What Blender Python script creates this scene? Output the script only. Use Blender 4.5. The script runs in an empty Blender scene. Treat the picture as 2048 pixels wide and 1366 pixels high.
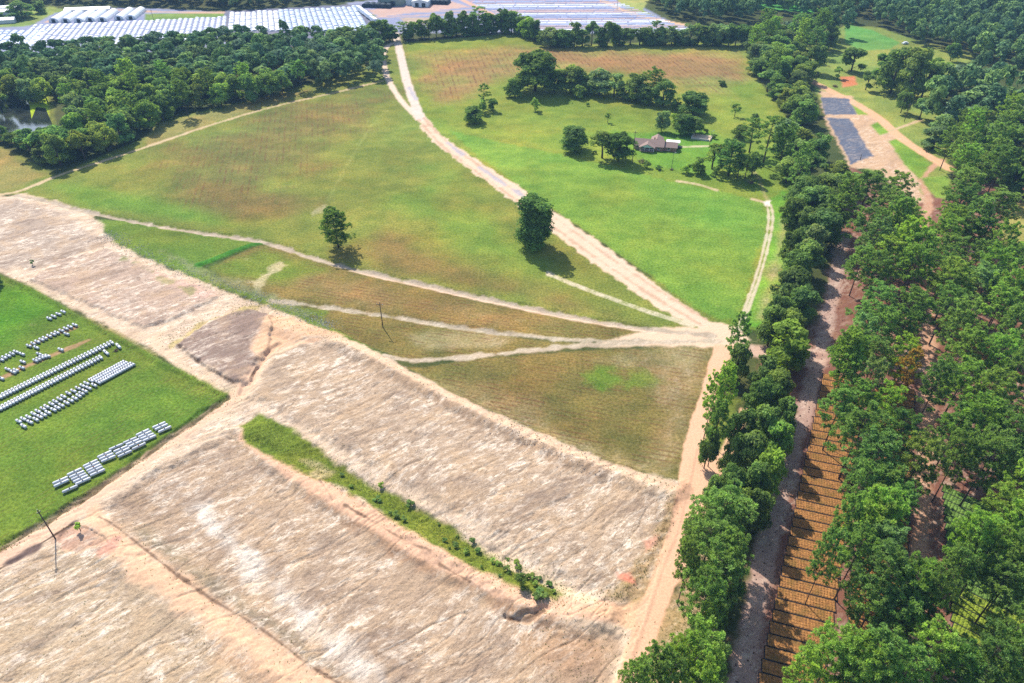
import bpy, math, random
import numpy as np

# ---------------------------------------------------------------- camera, sky, sun, exposure
S = bpy.context.scene
H, F, TH = 120.0, 1383.0, math.radians(36.8)
cam = bpy.data.objects.new('camera', bpy.data.cameras.new('camera'))
S.collection.objects.link(cam)
S.camera = cam
cam.location = (0, 0, H)
cam.rotation_euler = (math.radians(90) - TH, 0, 0)
cam.data.sensor_width = 36
cam.data.lens = 36 * F / 2048
cam.data.clip_end = 9000
SUN_EL, SUN_DIR = math.radians(46), (-0.475, 0.88)          # towards the sun, ahead and to the left
SUN_STR, SKY_STR, HAZE = 4.7, 0.15, 0.00011
W = bpy.data.worlds.new('World'); S.world = W; W.use_nodes = True
wn = W.node_tree.nodes; sky = wn.new('ShaderNodeTexSky'); sky.sky_type = 'NISHITA'; sky.sun_disc = False
sky.sun_elevation = SUN_EL; sky.sun_rotation = math.atan2(SUN_DIR[0], SUN_DIR[1])
wn['Background'].inputs['Strength'].default_value = SKY_STR
W.node_tree.links.new(sky.outputs[0], wn['Background'].inputs['Color'])
sun = bpy.data.objects.new('sun', bpy.data.lights.new('sun', 'SUN')); S.collection.objects.link(sun)
sun.data.energy = SUN_STR; sun.data.angle = math.radians(0.53); sun.data.color = (1, 0.95, 0.87)
sun.rotation_euler = (math.radians(90) - SUN_EL, 0, math.atan2(SUN_DIR[1], SUN_DIR[0]) + math.radians(90))
sun.location = (0, 0, 200)
S.view_settings.view_transform = 'Standard'; S.view_settings.look = 'None'
S.view_settings.exposure = 0.8; S.view_settings.gamma = 1.0
S.cycles.use_denoising = False; S.cycles.max_bounces = 6; S.cycles.transparent_max_bounces = 4; S.cycles.volume_bounces = 0

rng = np.random.default_rng(7)
random.seed(7)
COL = S.collection

# ---------------------------------------------------------------- survey: bearings read off the photograph, laid out on the ground plane
cT, sT = math.cos(TH), math.sin(TH)
def G(px, py, z=0.0):
    a = (px - 1024) / F; b = (683 - py) / F
    t = (z - H) / (-sT + b * cT)
    return np.array([a * t, (cT + b * sT) * t])
def GP(pts, z=0.0): return np.array([G(x, y, z) for x, y in pts])
def project(x, y, z):
    f = y * cT - (z - H) * sT; u = y * sT + (z - H) * cT
    return 1024 + F * x / f, 683 - F * u / f

def srgb(r, g, b, k=0.62):
    c = np.array([r, g, b]) / 255.0
    return np.where(c <= 0.04045, c / 12.92, ((c + 0.055) / 1.055) ** 2.4) * k

# ---------------------------------------------------------------- numpy noise and distances
def _h(ix, iy, s):
    n = (ix.astype(np.int64) * 374761393 + iy.astype(np.int64) * 668265263 + s * 1442695041) & 0xffffffff
    n = ((n ^ (n >> 13)) * 1274126177) & 0xffffffff
    return ((n ^ (n >> 16)) & 0xffff) / 65535.0
def vnoise(x, y, s=0):
    ix = np.floor(x); iy = np.floor(y); fx = x - ix; fy = y - iy
    fx = fx * fx * (3 - 2 * fx); fy = fy * fy * (3 - 2 * fy)
    a = _h(ix, iy, s); b = _h(ix + 1, iy, s); c = _h(ix, iy + 1, s); d = _h(ix + 1, iy + 1, s)
    return (a * (1 - fx) + b * fx) * (1 - fy) + (c * (1 - fx) + d * fx) * fy
def fbm(x, y, s=0, o=4):
    r = 0; a = 0.5; t = 0
    for k in range(o):
        r = r + a * vnoise(x, y, s + 17 * k); t += a; a *= 0.5; x = x * 2.03 + 5.1; y = y * 2.03 + 1.7
    return r / t
def sstep(a, b, v):
    t = np.clip((v - a) / (b - a), 0, 1); return t * t * (3 - 2 * t)
def seg_dist(P, A, B):
    d = B - A; L = max(float(d @ d), 1e-9)
    t = np.clip(((P - A) @ d) / L, 0, 1)
    q = P - A - t[:, None] * d
    return np.sqrt((q * q).sum(1))
def line_dist(P, pts):
    r = np.full(len(P), 1e9)
    for k in range(len(pts) - 1): r = np.minimum(r, seg_dist(P, pts[k], pts[k + 1]))
    return r
def inside(P, poly):
    x, y = P[:, 0], P[:, 1]; c = np.zeros(len(P), bool); n = len(poly)
    for k in range(n):
        x1, y1 = poly[k]; x2, y2 = poly[(k + 1) % n]
        if y1 == y2: continue
        c ^= ((y1 > y) != (y2 > y)) & (x < (x2 - x1) * (y - y1) / (y2 - y1) + x1)
    return c
def poly_sd(P, poly):
    d = line_dist(P, np.vstack([poly, poly[:1]]))
    return np.where(inside(P, poly), -d, d)
def smooth_line(pts, n=4):
    p = np.array(pts, float)
    for _ in range(2):
        q = [p[0]]
        for k in range(len(p) - 1): q += [0.75 * p[k] + 0.25 * p[k + 1], 0.25 * p[k] + 0.75 * p[k + 1]]
        q.append(p[-1]); p = np.array(q)
    return p
def masked(P, pts, margin):
    lo = pts.min(0) - margin; hi = pts.max(0) + margin
    return np.where((P[:, 0] > lo[0]) & (P[:, 0] < hi[0]) & (P[:, 1] > lo[1]) & (P[:, 1] < hi[1]))[0]

# ---------------------------------------------------------------- ground features (polygons and lines surveyed on the ground)
TAN = srgb(232, 204, 174); ORANGE = srgb(238, 190, 150); WHITE = srgb(245, 232, 216); GREYS = srgb(178, 160, 146)
PINK = srgb(226, 186, 166); TRK = srgb(214, 192, 162); PALE = srgb(205, 196, 184)
MEAD = srgb(134, 142, 66); BROWN = srgb(132, 112, 70); BRIGHT = srgb(124, 160, 64); LAWN = srgb(108, 136, 50)
RED = srgb(168, 116, 86); DUN = srgb(164, 146, 88); OLIVE = srgb(132, 120, 68)
PINEFLOOR = srgb(138, 92, 74); LANE = srgb(190, 156, 140); BLUEW = srgb(146, 154, 186); BLUEG = srgb(102, 110, 128)
# kind, class, points, (edge feather m, edge noise m), colour, grass, sand, furrow[, width]
OPS = []
def poly(cls, pts, col, grass=0, sand=0, fur=0, fe=1.0, no=1.0, a=1.0): OPS.append(('p', cls, GP(pts), fe, no, col, grass, sand, fur, 0, a))
def line(cls, pts, w, col, grass=0, sand=0, fur=0, fe=0.6, no=0.6, a=1.0): OPS.append(('l', cls, smooth_line(GP(pts)), fe, no, col, grass, sand, fur, w, a))

# far yards, woods floor and clearings
poly('yard_grass', [(1540, 70), (1610, 95), (1690, 50), (1760, 55), (1830, 80), (1960, 110), (1900, 150), (1880, 230), (1900, 340), (1900, 420), (1830, 440), (1800, 360), (1700, 330), (1630, 180)], srgb(142, 156, 78), 1)
poly('far_pasture', [(1516, 8), (1628, 7), (1628, 26), (1516, 18)], srgb(96, 176, 84), 1)
poly('far_pasture', [(1690, 48), (1745, 60), (1800, 85), (1780, 98), (1720, 102), (1690, 84)], srgb(112, 166, 82), 1)
poly('yard_grass', [(-60, 50), (30, 30), (100, 12), (130, 20), (80, 52), (0, 70)], srgb(140, 160, 84), 1)
poly('gravel_yard', [(-200, 66), (60, 52), (110, 26), (180, 16), (290, 16), (480, 26), (716, 10), (750, 38), (775, 74), (640, 90), (-200, 125)], BLUEW, 0, 0.25, 0, 2, 2)
poly('yard_grass', [(290, 28), (470, 24), (455, 33), (290, 42)], srgb(128, 156, 80), 1)
line('dirt_road', [(95, 44), (130, 30), (200, 17), (300, 24), (480, 26), (640, 17), (720, 8)], 5, srgb(214, 176, 150))
poly('gravel_yard', [(690, 6), (900, -14), (1230, -14), (1330, 38), (1390, 58), (1330, 68), (1040, 66), (800, 66), (740, 30)], BLUEW, 0, 0.2, 0, 2, 2)
poly('dirt_yard', [(735, 20), (900, 2), (940, 14), (820, 26), (760, 34)], srgb(208, 172, 158), 0, .3)
poly('dirt_yard', [(800, 36), (860, 34), (856, 48), (812, 48)], srgb(190, 168, 148), 0, .3)
poly('yard_grass', [(735, 26), (748, 30), (762, 46), (748, 44)], srgb(140, 160, 80), 1)
for y0 in (20, 27): line('gravel_yard', [(750, y0 + 8), (830, y0 + 4), (960, y0)], 4, srgb(200, 170, 160), 0, .2)
for i in range(9): line('gravel_yard', [(940 + i * 8, 3 + i * 6.6), (1060 + i * 8, 2 + i * 6.4), (1240 + i * 14, 4 + i * 6.6)], 3.6, (srgb(196, 150, 150), srgb(214, 220, 232), srgb(120, 128, 170))[i % 3], 0, .2, 0, 1, 2.5, .85)
poly('gravel_yard', [(450, 22), (720, 8), (770, 74), (440, 80)], srgb(120, 124, 146), 0, .2)
line('dirt_road', [(925, 0), (945, 10), (965, 20), (985, 28)], 5, srgb(226, 178, 150))
poly('yard_grass', [(1225, -8), (1300, -4), (1285, 20), (1310, 32), (1255, 20)], srgb(160, 168, 96), 1)
line('dirt_road', [(1180, -14), (1215, 6), (1262, 28), (1320, 40), (1400, 56)], 6, srgb(228, 190, 150))
# pond
poly('pond_bank', [(-90, 180), (50, 180), (105, 178), (112, 262), (60, 272), (-90, 268)], srgb(120, 130, 60), 1)
poly('pond_bank', [(44, 184), (96, 180), (98, 240), (60, 236)], srgb(168, 196, 40), 1)
# strip between wood and track, great meadow
poly('meadow', [(-340, 250), (0, 292), (60, 322), (112, 350), (290, 275), (325, 242), (560, 185), (762, 120), (770, 88), (800, 78), (830, 90), (850, 230), (960, 340), (1060, 395), (1200, 500), (1460, 640), (1440, 680), (1200, 660), (880, 590), (640, 535), (560, 500), (520, 490), (330, 455), (140, 415), (60, 395), (0, 385), (-340, 430)], MEAD, 1, 0, 0, .8, .8)
poly('meadow', [(-340, 260), (0, 296), (60, 326), (100, 348), (0, 384), (-340, 430)], DUN, 1, 0, 0, 3, 5, .8)
poly('meadow', [(290, 278), (325, 244), (560, 188), (620, 180), (560, 206), (420, 250), (300, 292)], DUN, 1, 0, 0, 3, 4, .9)
poly('meadow', [(330, 300), (560, 215), (700, 190), (760, 200), (640, 300), (520, 400), (400, 420), (330, 360)], BROWN, 1, 0, 1, 20, 26, .7)
poly('meadow', [(440, 380), (620, 400), (600, 450), (470, 440)], BROWN, 1, 0, .2, 8, 14, .6)
poly('meadow', [(780, 440), (900, 520), (1000, 560), (1120, 590), (1250, 640), (1000, 590), (800, 550), (700, 510)], BROWN, 1, 0, .2, 8, 12, .8)
poly('meadow', [(800, 400), (960, 420), (1040, 470), (1100, 540), (1010, 530), (880, 480)], BRIGHT, 1, 0, 0, 12, 16, .65)
poly('meadow', [(840, 330), (920, 335), (1000, 400), (920, 400)], BRIGHT, 1, 0, 0, 10, 12, .4)
poly('meadow', [(110, 365), (300, 395), (500, 460), (300, 430), (140, 400)], srgb(120, 152, 58), 1, 0, 0, 5, 5, .8)
line('meadow', [(1095, 285), (1260, 345), (1420, 392)], .8, srgb(150, 180, 84), 1, 0, 0, .6, 1, .4)
line('meadow', [(650, 410), (700, 320), (745, 245), (775, 222)], 1.0, srgb(166, 170, 96), 1, 0, 0, .8, 1.6, .4)
poly('meadow', [(626, 426), (650, 405), (660, 402), (652, 422)], srgb(200, 190, 150), .5, .6, 0, 1, 4, .45)
# north-east meadow, house grounds, bright hay field
poly('meadow', [(812, 86), (1035, 64), (1090, 92), (1330, 84), (1500, 88), (1510, 150), (1570, 230), (1590, 330), (1600, 420), (1540, 660), (1470, 660), (1380, 610), (1200, 480), (1040, 380), (900, 285), (840, 225)], srgb(138, 152, 62), 1, 0, 0, .8, .8)
poly('meadow', [(826, 110), (1000, 95), (1200, 98), (1490, 100), (1490, 160), (1400, 175), (1250, 140), (1000, 160), (880, 200), (850, 180)], srgb(166, 150, 92), 1, 0, 1, 14, 12, .8)
poly('meadow', [(840, 125), (990, 112), (1010, 150), (860, 160)], RED, .6, 0, 1, 10, 20, .45)
poly('meadow', [(1060, 105), (1300, 108), (1480, 112), (1480, 152), (1330, 165), (1230, 140), (1080, 125)], RED, .6, 0, 1, 10, 18, .58)
poly('meadow', [(870, 185), (960, 165), (940, 195), (880, 215)], RED, .6, 0, 1, 8, 12, .45)
poly('meadow', [(1250, 150), (1440, 160), (1480, 200), (1300, 175)], srgb(160, 150, 84), 1, 0, 1, 8, 12, .7)
poly('meadow', [(960, 260), (1100, 270), (1260, 235), (1380, 275), (1450, 300), (1560, 320), (1580, 400), (1400, 380), (1200, 325)], srgb(134, 160, 62), 1, 0, 0, 6, 10, .6)
poly('meadow', [(1230, 268), (1400, 255), (1460, 290), (1420, 350), (1300, 330), (1250, 300)], srgb(112, 160, 58), 1, 0, 0, 4, 6, .75)
poly('hay_field', [(900, 262), (985, 280), (1060, 296), (1150, 316), (1240, 336), (1340, 362), (1480, 392), (1528, 404), (1536, 440), (1505, 550), (1475, 640), (1420, 632), (1370, 600), (1290, 545), (1200, 482), (1120, 428), (1040, 372), (960, 316)], BRIGHT, 1, 0, 0, 1.2, 2)
poly('meadow', [(1528, 400), (1580, 380), (1600, 410), (1560, 560), (1520, 660), (1482, 650), (1515, 560), (1545, 440)], srgb(122, 174, 60), 1, 0, 0, 1.5, 3)
poly('meadow', [(1565, 440), (1580, 450), (1535, 640), (1510, 640)], srgb(176, 160, 110), 1, .3, 0, 3, 6, .7)
for q in ([(1355, 362), (1395, 368), (1432, 380)], [(1505, 398), (1530, 405)]): line('farm_track', q, 1.6, srgb(214, 190, 150), 0, .3)
line('farm_track', [(1357, 294), (1385, 293), (1425, 292)], 1.6, srgb(225, 205, 170))
line('farm_track', [(1440, 294), (1500, 330), (1522, 365), (1536, 405)], 1.2, srgb(200, 180, 130), .5, 0, 0, .8, 1.2, .6)
poly('farm_track', [(1526, 403), (1540, 402), (1545, 413), (1530, 413)], WHITE, 0, .3, 0, .5, 1)
# meadow between the lower tracks
poly('lower_field', [(420, 535), (520, 488), (560, 494), (640, 525), (880, 575), (1150, 632), (1340, 662), (1300, 690), (1050, 672), (800, 640), (560, 606), (460, 575)], OLIVE, 1, 0, .6, .8, .8)
poly('lower_field', [(430, 535), (530, 492), (640, 540), (560, 570), (480, 560)], srgb(112, 140, 52), 1, 0, .2, 4, 6, .8)
poly('lower_field', [(500, 565), (560, 525), (572, 532), (515, 575)], srgb(205, 192, 150), .6, .5, 0, 1.5, 4, .7)
poly('lower_field', [(590, 612), (780, 636), (1040, 676), (1200, 690), (1000, 712), (830, 724), (740, 700), (660, 660)], OLIVE, 1, 0, .6, .8, .8)
poly('lower_field', [(590, 612), (650, 622), (640, 640), (600, 630)], srgb(112, 140, 52), 1, 0, 0, 2, 3, .7)
poly('lower_field', [(800, 668), (1020, 676), (1000, 700), (850, 700)], srgb(186, 168, 122), .6, .3, .8, 3, 8, .6)
poly('lower_field', [(812, 740), (960, 716), (1200, 700), (1432, 692), (1436, 715), (1392, 830), (1356, 966), (1240, 940), (1100, 880), (1000, 835), (900, 790)], OLIVE, 1, 0, .6, .8, .8)
poly('lower_field', [(1270, 720), (1420, 705), (1390, 810), (1350, 950), (1290, 930), (1310, 820)], srgb(176, 150, 106), .6, .3, .8, 4, 8, .65)
poly('lower_field', [(880, 770), (1050, 800), (1200, 900), (1340, 950), (1250, 935), (1060, 865)], srgb(186, 164, 122), .7, .35, .8, 4, 9, .5)
poly('lower_field', [(1000, 722), (1200, 708), (1410, 698), (1390, 740), (1180, 730)], srgb(182, 166, 120), .7, .3, .8, 3, 8, .45)
poly('lower_field', [(600, 560), (850, 590), (1100, 640), (1000, 650), (760, 610)], srgb(150, 126, 82), .9, .1, .8, 5, 10, .6)
poly('lower_field', [(1160, 748), (1205, 735), (1250, 750), (1255, 770), (1200, 780), (1165, 768)], srgb(112, 142, 52), 1, 0, 0, 2, 3, .85)
poly('lower_field', [(1255, 745), (1300, 745), (1325, 765), (1290, 778), (1258, 768)], srgb(120, 142, 56), 1, 0, 0, 2, 3, .7)
poly('lower_field', [(840, 750), (1000, 760), (1200, 850), (1180, 890), (1000, 820)], srgb(148, 126, 80), 1, 0, .9, 5, 10, .6)
poly('rough_grass', [(190, 440), (260, 438), (420, 465), (520, 482), (505, 495), (400, 532), (470, 575), (560, 600), (680, 665), (780, 722), (640, 665), (540, 612), (420, 570), (300, 520), (215, 480)], srgb(118, 138, 56), 1, 0, 0, 1, 1.5)
poly('rough_grass', [(320, 500), (390, 530), (560, 596), (660, 655), (560, 612), (410, 560)], srgb(132, 138, 92), .8, .2, 0, 1.5, 2.5, .7)
line('rough_grass', [(398, 530), (440, 516), (480, 498), (526, 486)], 3.2, srgb(74, 128, 44), 1)
# sand workings
poly('sand_flat', [(-340, 392), (0, 394), (50, 388), (140, 408), (195, 440), (225, 485), (300, 520), (430, 575), (560, 622), (660, 668), (780, 722), (900, 795), (1000, 840), (1100, 884), (1240, 944), (1362, 972), (1370, 1000), (1320, 1150), (1290, 1230), (1270, 1290), (1225, 1420), (1180, 1600), (-600, 1600), (-600, 1500), (-60, 1140), (0, 1090), (200, 972), (455, 790), (330, 715), (60, 572), (0, 545), (-340, 420)], TAN, 0, .8, 0, 1.0, 1.6)
poly('sand_flat', [(0, 400), (40, 396), (100, 420), (210, 478), (215, 492), (150, 510), (60, 540), (0, 535), (-300, 420)], srgb(194, 172, 152), 0, 1, 0, 2, 3)
poly('sand_flat', [(60, 560), (120, 520), (215, 498), (320, 545), (436, 595), (380, 625), (290, 658), (180, 610)], srgb(202, 174, 152), 0, 1, 0, 1.5, 2)
poly('sand_flat', [(310, 540), (440, 592), (400, 600), (300, 555)], PINK, 0, .7, 0, 1.5, 2, .8)
poly('sand_flat', [(354, 690), (420, 645), (490, 617), (545, 634), (538, 690), (500, 766), (470, 766), (400, 726)], srgb(160, 136, 122), 0, .7, 0, 1, 1.5)
poly('sand_flat', [(500, 790), (545, 715), (600, 690), (690, 690), (760, 722), (900, 800), (1100, 900), (1260, 960), (1345, 1004), (1330, 1060), (1290, 1130), (1250, 1196), (1200, 1190), (1100, 1135), (960, 1050), (800, 962), (640, 870)], srgb(199, 172, 144), 0, 1, 0, 1.5, 2)
poly('sand_flat', [(205, 1020), (300, 950), (470, 862), (540, 890), (640, 950), (760, 1040), (900, 1130), (1000, 1190), (1040, 1245), (1150, 1262), (1250, 1268), (1200, 1420), (640, 1420), (520, 1310), (430, 1235), (330, 1140), (240, 1085)], srgb(196, 168, 140), 0, 1, 0, 1.2, 1.6)
poly('sand_flat', [(-300, 1330), (0, 1165), (110, 1090), (210, 1080), (330, 1180), (500, 1290), (640, 1420), (400, 1600), (-300, 1600)], srgb(206, 180, 148), 0, 1, 0, 2, 3)
poly('sand_flat', [(420, 1280), (520, 1300), (640, 1380), (560, 1420), (440, 1330)], srgb(222, 178, 140), 0, .5, 0, 2, 3, .7)
line('sand_flat', [(395, 1010), (470, 1090), (520, 1150), (590, 1210), (680, 1290), (760, 1366)], 3.4, WHITE, 0, 1, 0, 2, 3.5, .8)
line('sand_flat', [(280, 1060), (400, 1150), (520, 1240), (640, 1330), (680, 1380)], 3.0, srgb(150, 136, 112), 0, .9, 0, 1.2, 1.5, .8)
line('sand_flat', [(560, 860), (700, 945), (860, 1030), (1000, 1115), (1120, 1180), (1210, 1212)], 1.5, srgb(164, 146, 136), 0, .5, 0, .7, 1, .9)
line('sand_flat', [(250, 520), (300, 545), (390, 590)], 1.5, srgb(150, 150, 90), .6, .3, 0, 1, 3, .7)
line('sand_flat', [(640, 975), (760, 1062), (880, 1130), (1000, 1186), (1080, 1225)], 5, srgb(176, 136, 104), 0, .5, 0, 2, 4, .75)
line('sand_flat', [(760, 735), (900, 815), (1040, 885), (1200, 952)], 3.5, srgb(178, 146, 116), 0, .6, 0, 2, 4, .6)
poly('sand_flat', [(1080, 1235), (1240, 1270), (1220, 1366), (1120, 1366), (1040, 1290)], srgb(196, 154, 118), 0, .7, 0, 3, 5, .7)
# tan and orange berms and sand roads
line('sand_berm', [(494, 866), (562, 926), (690, 1004), (830, 1090), (950, 1150), (1080, 1206), (1200, 1226), (1290, 1236)], 4.6, srgb(234, 188, 154), 0, .2)
line('sand_berm', [(540, 650), (610, 664), (700, 690), (790, 740), (900, 800), (1040, 866), (1200, 935), (1345, 980)], 2.6, srgb(234, 198, 164), 0, .3)
poly('sand_berm', [(500, 700), (540, 634), (580, 634), (690, 676), (610, 678), (560, 692), (520, 720)], srgb(236, 190, 150), 0, .3)
poly('sand_berm', [(190, 1000), (228, 1048), (265, 1076), (330, 1130), (420, 1195), (500, 1240), (570, 1288), (620, 1328), (700, 1380), (760, 1440), (640, 1440), (540, 1350), (450, 1285), (360, 1222), (280, 1172), (235, 1125), (195, 1085), (170, 1040)], srgb(232, 190, 154), 0, .12, 0, 1.6, 2.2)
line('sand_berm', [(540, 880), (700, 960), (860, 1046), (1000, 1120), (1180, 1205)], 2.6, srgb(232, 206, 168), 0, .5)
line('sand_track', [(-200, 470), (0, 556), (60, 586), (200, 665), (330, 735), (420, 782), (470, 800)], 2.6, srgb(226, 198, 164), 0, .3)
line('rough_grass', [(20, 560), (80, 600), (200, 650), (310, 710)], 1.6, srgb(168, 158, 96), .8, .2, 0, .8, 1.5, .7)
line('sand_track', [(340, 690), (420, 640), (520, 612)], 2.2, srgb(206, 184, 128), .3, .3, 0, .8, 2)
line('sand_track', [(300, 672), (345, 720), (440, 785)], 3, srgb(230, 200, 168), 0, .3)
line('sand_track', [(510, 760), (525, 715), (560, 690), (640, 684)], 1.8, srgb(232, 188, 152), 0, .2)
line('sand_track', [(-120, 1190), (0, 1120), (110, 1048), (200, 985), (320, 895), (440, 815), (490, 775), (512, 740)], 4.4, srgb(236, 196, 164), 0, .2)
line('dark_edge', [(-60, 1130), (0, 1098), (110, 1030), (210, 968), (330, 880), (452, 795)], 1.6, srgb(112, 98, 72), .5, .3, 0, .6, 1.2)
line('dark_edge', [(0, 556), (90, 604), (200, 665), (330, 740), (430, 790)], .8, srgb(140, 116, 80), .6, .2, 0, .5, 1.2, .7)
poly('sand_flat', [(110, 1070), (150, 1046), (205, 1078), (215, 1090), (150, 1105), (115, 1100)], srgb(206, 164, 138), 0, .5, 0, 1, 1.5)
poly('sand_flat', [(185, 1108), (215, 1085), (240, 1075), (232, 1100), (200, 1122)], srgb(228, 164, 142), 0, .3, 0, .8, 1.2, .7)
line('sand_flat', [(-20, 1150), (40, 1112), (110, 1070), (145, 1046)], .5, srgb(90, 70, 56), 0, 0, 0, .3, .3)
line('sand_flat', [(20, 1124), (70, 1096)], 2.2, srgb(120, 100, 92), 0, 0, 0, .6, .6)
poly('grass_ditch', [(476, 852), (518, 828), (551, 841), (613, 876), (679, 926), (740, 966), (808, 999), (902, 1050), (969, 1101), (1040, 1145), (1130, 1190), (1110, 1198), (1060, 1186), (995, 1156), (902, 1110), (816, 1061), (768, 1025), (733, 1003), (646, 960), (571, 930), (493, 886)], srgb(122, 138, 52), 1, 0, 0, .8, 1.2)
poly('grass_ditch', [(600, 920), (640, 915), (670, 940), (640, 955)], srgb(180, 170, 120), .6, .4, 0, 1, 2, .8)
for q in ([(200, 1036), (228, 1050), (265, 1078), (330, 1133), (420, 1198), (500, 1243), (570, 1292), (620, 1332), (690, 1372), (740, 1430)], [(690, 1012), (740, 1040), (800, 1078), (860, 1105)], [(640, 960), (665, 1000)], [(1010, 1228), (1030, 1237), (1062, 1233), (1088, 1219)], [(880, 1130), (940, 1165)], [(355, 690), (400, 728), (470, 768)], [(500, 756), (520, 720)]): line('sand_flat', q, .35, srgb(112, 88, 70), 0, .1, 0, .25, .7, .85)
# tank lawn
poly('mown_lawn', [(-340, 420), (0, 548), (60, 574), (200, 652), (330, 722), (455, 788), (330, 874), (200, 964), (110, 1022), (0, 1092), (-300, 1270), (-700, 1300)], LAWN, 1, 0, .35, .6, .6)
poly('mown_lawn', [(-100, 560), (40, 570), (90, 620), (20, 690), (-100, 690)], srgb(98, 152, 36), 1, 0, 0, 5, 6, .7)
poly('mown_lawn', [(270, 700), (450, 785), (400, 800), (280, 740)], srgb(122, 132, 52), 1, 0, .5, 3, 5, .7)
for q in ([(-40, 775), (10, 752), (100, 712), (178, 680)], [(60, 690), (110, 668), (150, 655)]): line('mown_lawn', q, 1.7, srgb(176, 140, 104), .3, .2, 0, .5, 1.0, .9)
# main road, its branches and the junction
poly('dirt_road', [(824, 226), (846, 226), (874, 262), (930, 305), (1000, 350), (1060, 388), (1136, 440), (1210, 492), (1290, 550), (1360, 604), (1420, 640), (1470, 656), (1470, 690), (1430, 690), (1420, 668), (1360, 638), (1280, 592), (1190, 528), (1110, 468), (1040, 412), (980, 370), (920, 325), (860, 278)], srgb(236, 206, 176), 0, .2, 0, .6, 1.8)
line('dirt_road', [(786, 86), (768, 96), (766, 125), (776, 160), (800, 200), (832, 232)], 3.4, srgb(236, 210, 186), 0, .15)
line('dirt_road', [(790, 66), (797, 92), (806, 130), (814, 165), (828, 205), (842, 238)], 5, srgb(232, 212, 196), 0, .3)
for pts in ([(838, 240), (880, 290), (945, 338), (1010, 384), (1076, 430), (1150, 485), (1235, 545), (1320, 602), (1400, 648)], [(848, 236), (893, 286), (960, 332), (1026, 378), (1092, 423), (1168, 478), (1250, 536), (1335, 592), (1415, 640)]): line('dirt_road', pts, 1.2, srgb(200, 160, 130), 0, .2, 0, .6, 1.6, .7)
for a, b in (((818, 175), (832, 200)), ((895, 285), (925, 310)), ((960, 335), (1010, 370)), ((1025, 378), (1060, 402))): line('dirt_road', [a, b], 2.2, srgb(186, 182, 190), 0, .2, 0, .8, 1.2, .8)
poly('dirt_road', [(1330, 655), (1400, 655), (1440, 645), (1475, 655), (1500, 680), (1465, 705), (1430, 695), (1330, 692), (1200, 694), (1200, 682)], srgb(236, 204, 172), 0, .15, 0, .8, 1)
line('farm_track', [(-240, 412), (0, 391), (50, 380), (110, 352), (200, 324), (290, 295), (420, 250), (500, 226), (570, 207), (650, 190), (765, 162)], 2.0, srgb(214, 188, 146), .05, .2, 0, .5, 1.0)
line('farm_track', [(30, 392), (90, 400), (150, 418), (250, 440), (400, 466), (500, 478), (560, 492), (620, 514), (700, 537), (860, 572), (1000, 603), (1150, 635), (1300, 660), (1430, 672)], 2.1, srgb(192, 174, 150), .05, .35, 0, .4, 1.1)
line('farm_track', [(700, 541), (860, 577), (1000, 608), (1150, 640), (1300, 664)], 1.2, srgb(228, 196, 168), 0, .2, 0, .5, .6)
line('farm_track', [(540, 602), (620, 609), (780, 632), (900, 652), (1020, 668), (1150, 682), (1300, 682)], 1.7, srgb(186, 172, 146), .15, .5, 0, .5, 1.3)
line('farm_track', [(770, 716), (830, 722), (950, 713), (1050, 703), (1150, 691), (1300, 684), (1440, 682)], 2.0, srgb(200, 182, 156), .15, .45, 0, .5, 1.3)
for d in (0, 4): line('farm_track', [(1095, 545 + d), (1180, 580 + d), (1280, 616 + d), (1400, 654 + d)], .7, srgb(226, 212, 180), .2, .4, 0, .4, .8, .9)
for d in (0, 8): line('farm_track', [(1534 + d, 410), (1540 + d, 440), (1520 + d, 530), (1492 + d, 610), (1474 + d, 660)], .9, srgb(222, 206, 178), .1, .3, 0, .3, .5, .9)
# sand road by the pines
poly('sand_road', [(1432, 690), (1470, 690), (1440, 780), (1416, 850), (1400, 920), (1440, 900), (1480, 815), (1500, 818), (1470, 900), (1446, 960), (1415, 1000), (1395, 1060), (1372, 1120), (1340, 1190), (1320, 1240), (1290, 1320), (1262, 1440), (1205, 1440), (1244, 1320), (1262, 1262), (1210, 1240), (1150, 1222), (1230, 1216), (1285, 1190), (1310, 1120), (1340, 1050), (1358, 980), (1372, 880), (1400, 800)], srgb(240, 192, 152), 0, .12, 0, .5, .7)
line('sand_road', [(1352, 1080), (1335, 1110), (1322, 1150)], .6, srgb(160, 140, 130), 0, 0, 0, .4, .6, .8)
poly('rough_grass', [(1340, 1190), (1372, 1120), (1420, 1120), (1440, 1366), (1300, 1420), (1290, 1320), (1320, 1240)], srgb(178, 156, 112), .7, .5, 0, 1, 2)
poly('rough_grass', [(1402, 950), (1398, 900), (1440, 790), (1480, 800), (1440, 900)], srgb(126, 138, 60), 1, 0, 0, .8, 1)
poly('rough_grass', [(1365, 990), (1345, 1060), (1312, 1140), (1288, 1188), (1240, 1212), (1210, 1196), (1260, 1150), (1320, 1050)], srgb(196, 166, 116), .6, .6, 0, 1, 2, .85)
poly('sand_flat', [(1225, 1145), (1258, 1150), (1268, 1168), (1240, 1162)], srgb(238, 150, 120), 0, .2, 0, .6, 1)
poly('sand_flat', [(1285, 1085), (1315, 1075), (1312, 1095), (1290, 1108)], srgb(228, 168, 140), 0, .2, 0, .8, 1)
poly('sand_road', [(1428, 692), (1470, 690), (1440, 780), (1416, 850), (1400, 920), (1436, 905), (1440, 940), (1425, 1000), (1405, 1060), (1380, 1120), (1345, 1190), (1325, 1240), (1296, 1320), (1262, 1440), (1210, 1440), (1248, 1320), (1268, 1250), (1292, 1190), (1316, 1120), (1340, 1050), (1356, 980), (1368, 880), (1398, 800)], srgb(240, 190, 154), 0, .08, 0, .4, .6)
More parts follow.
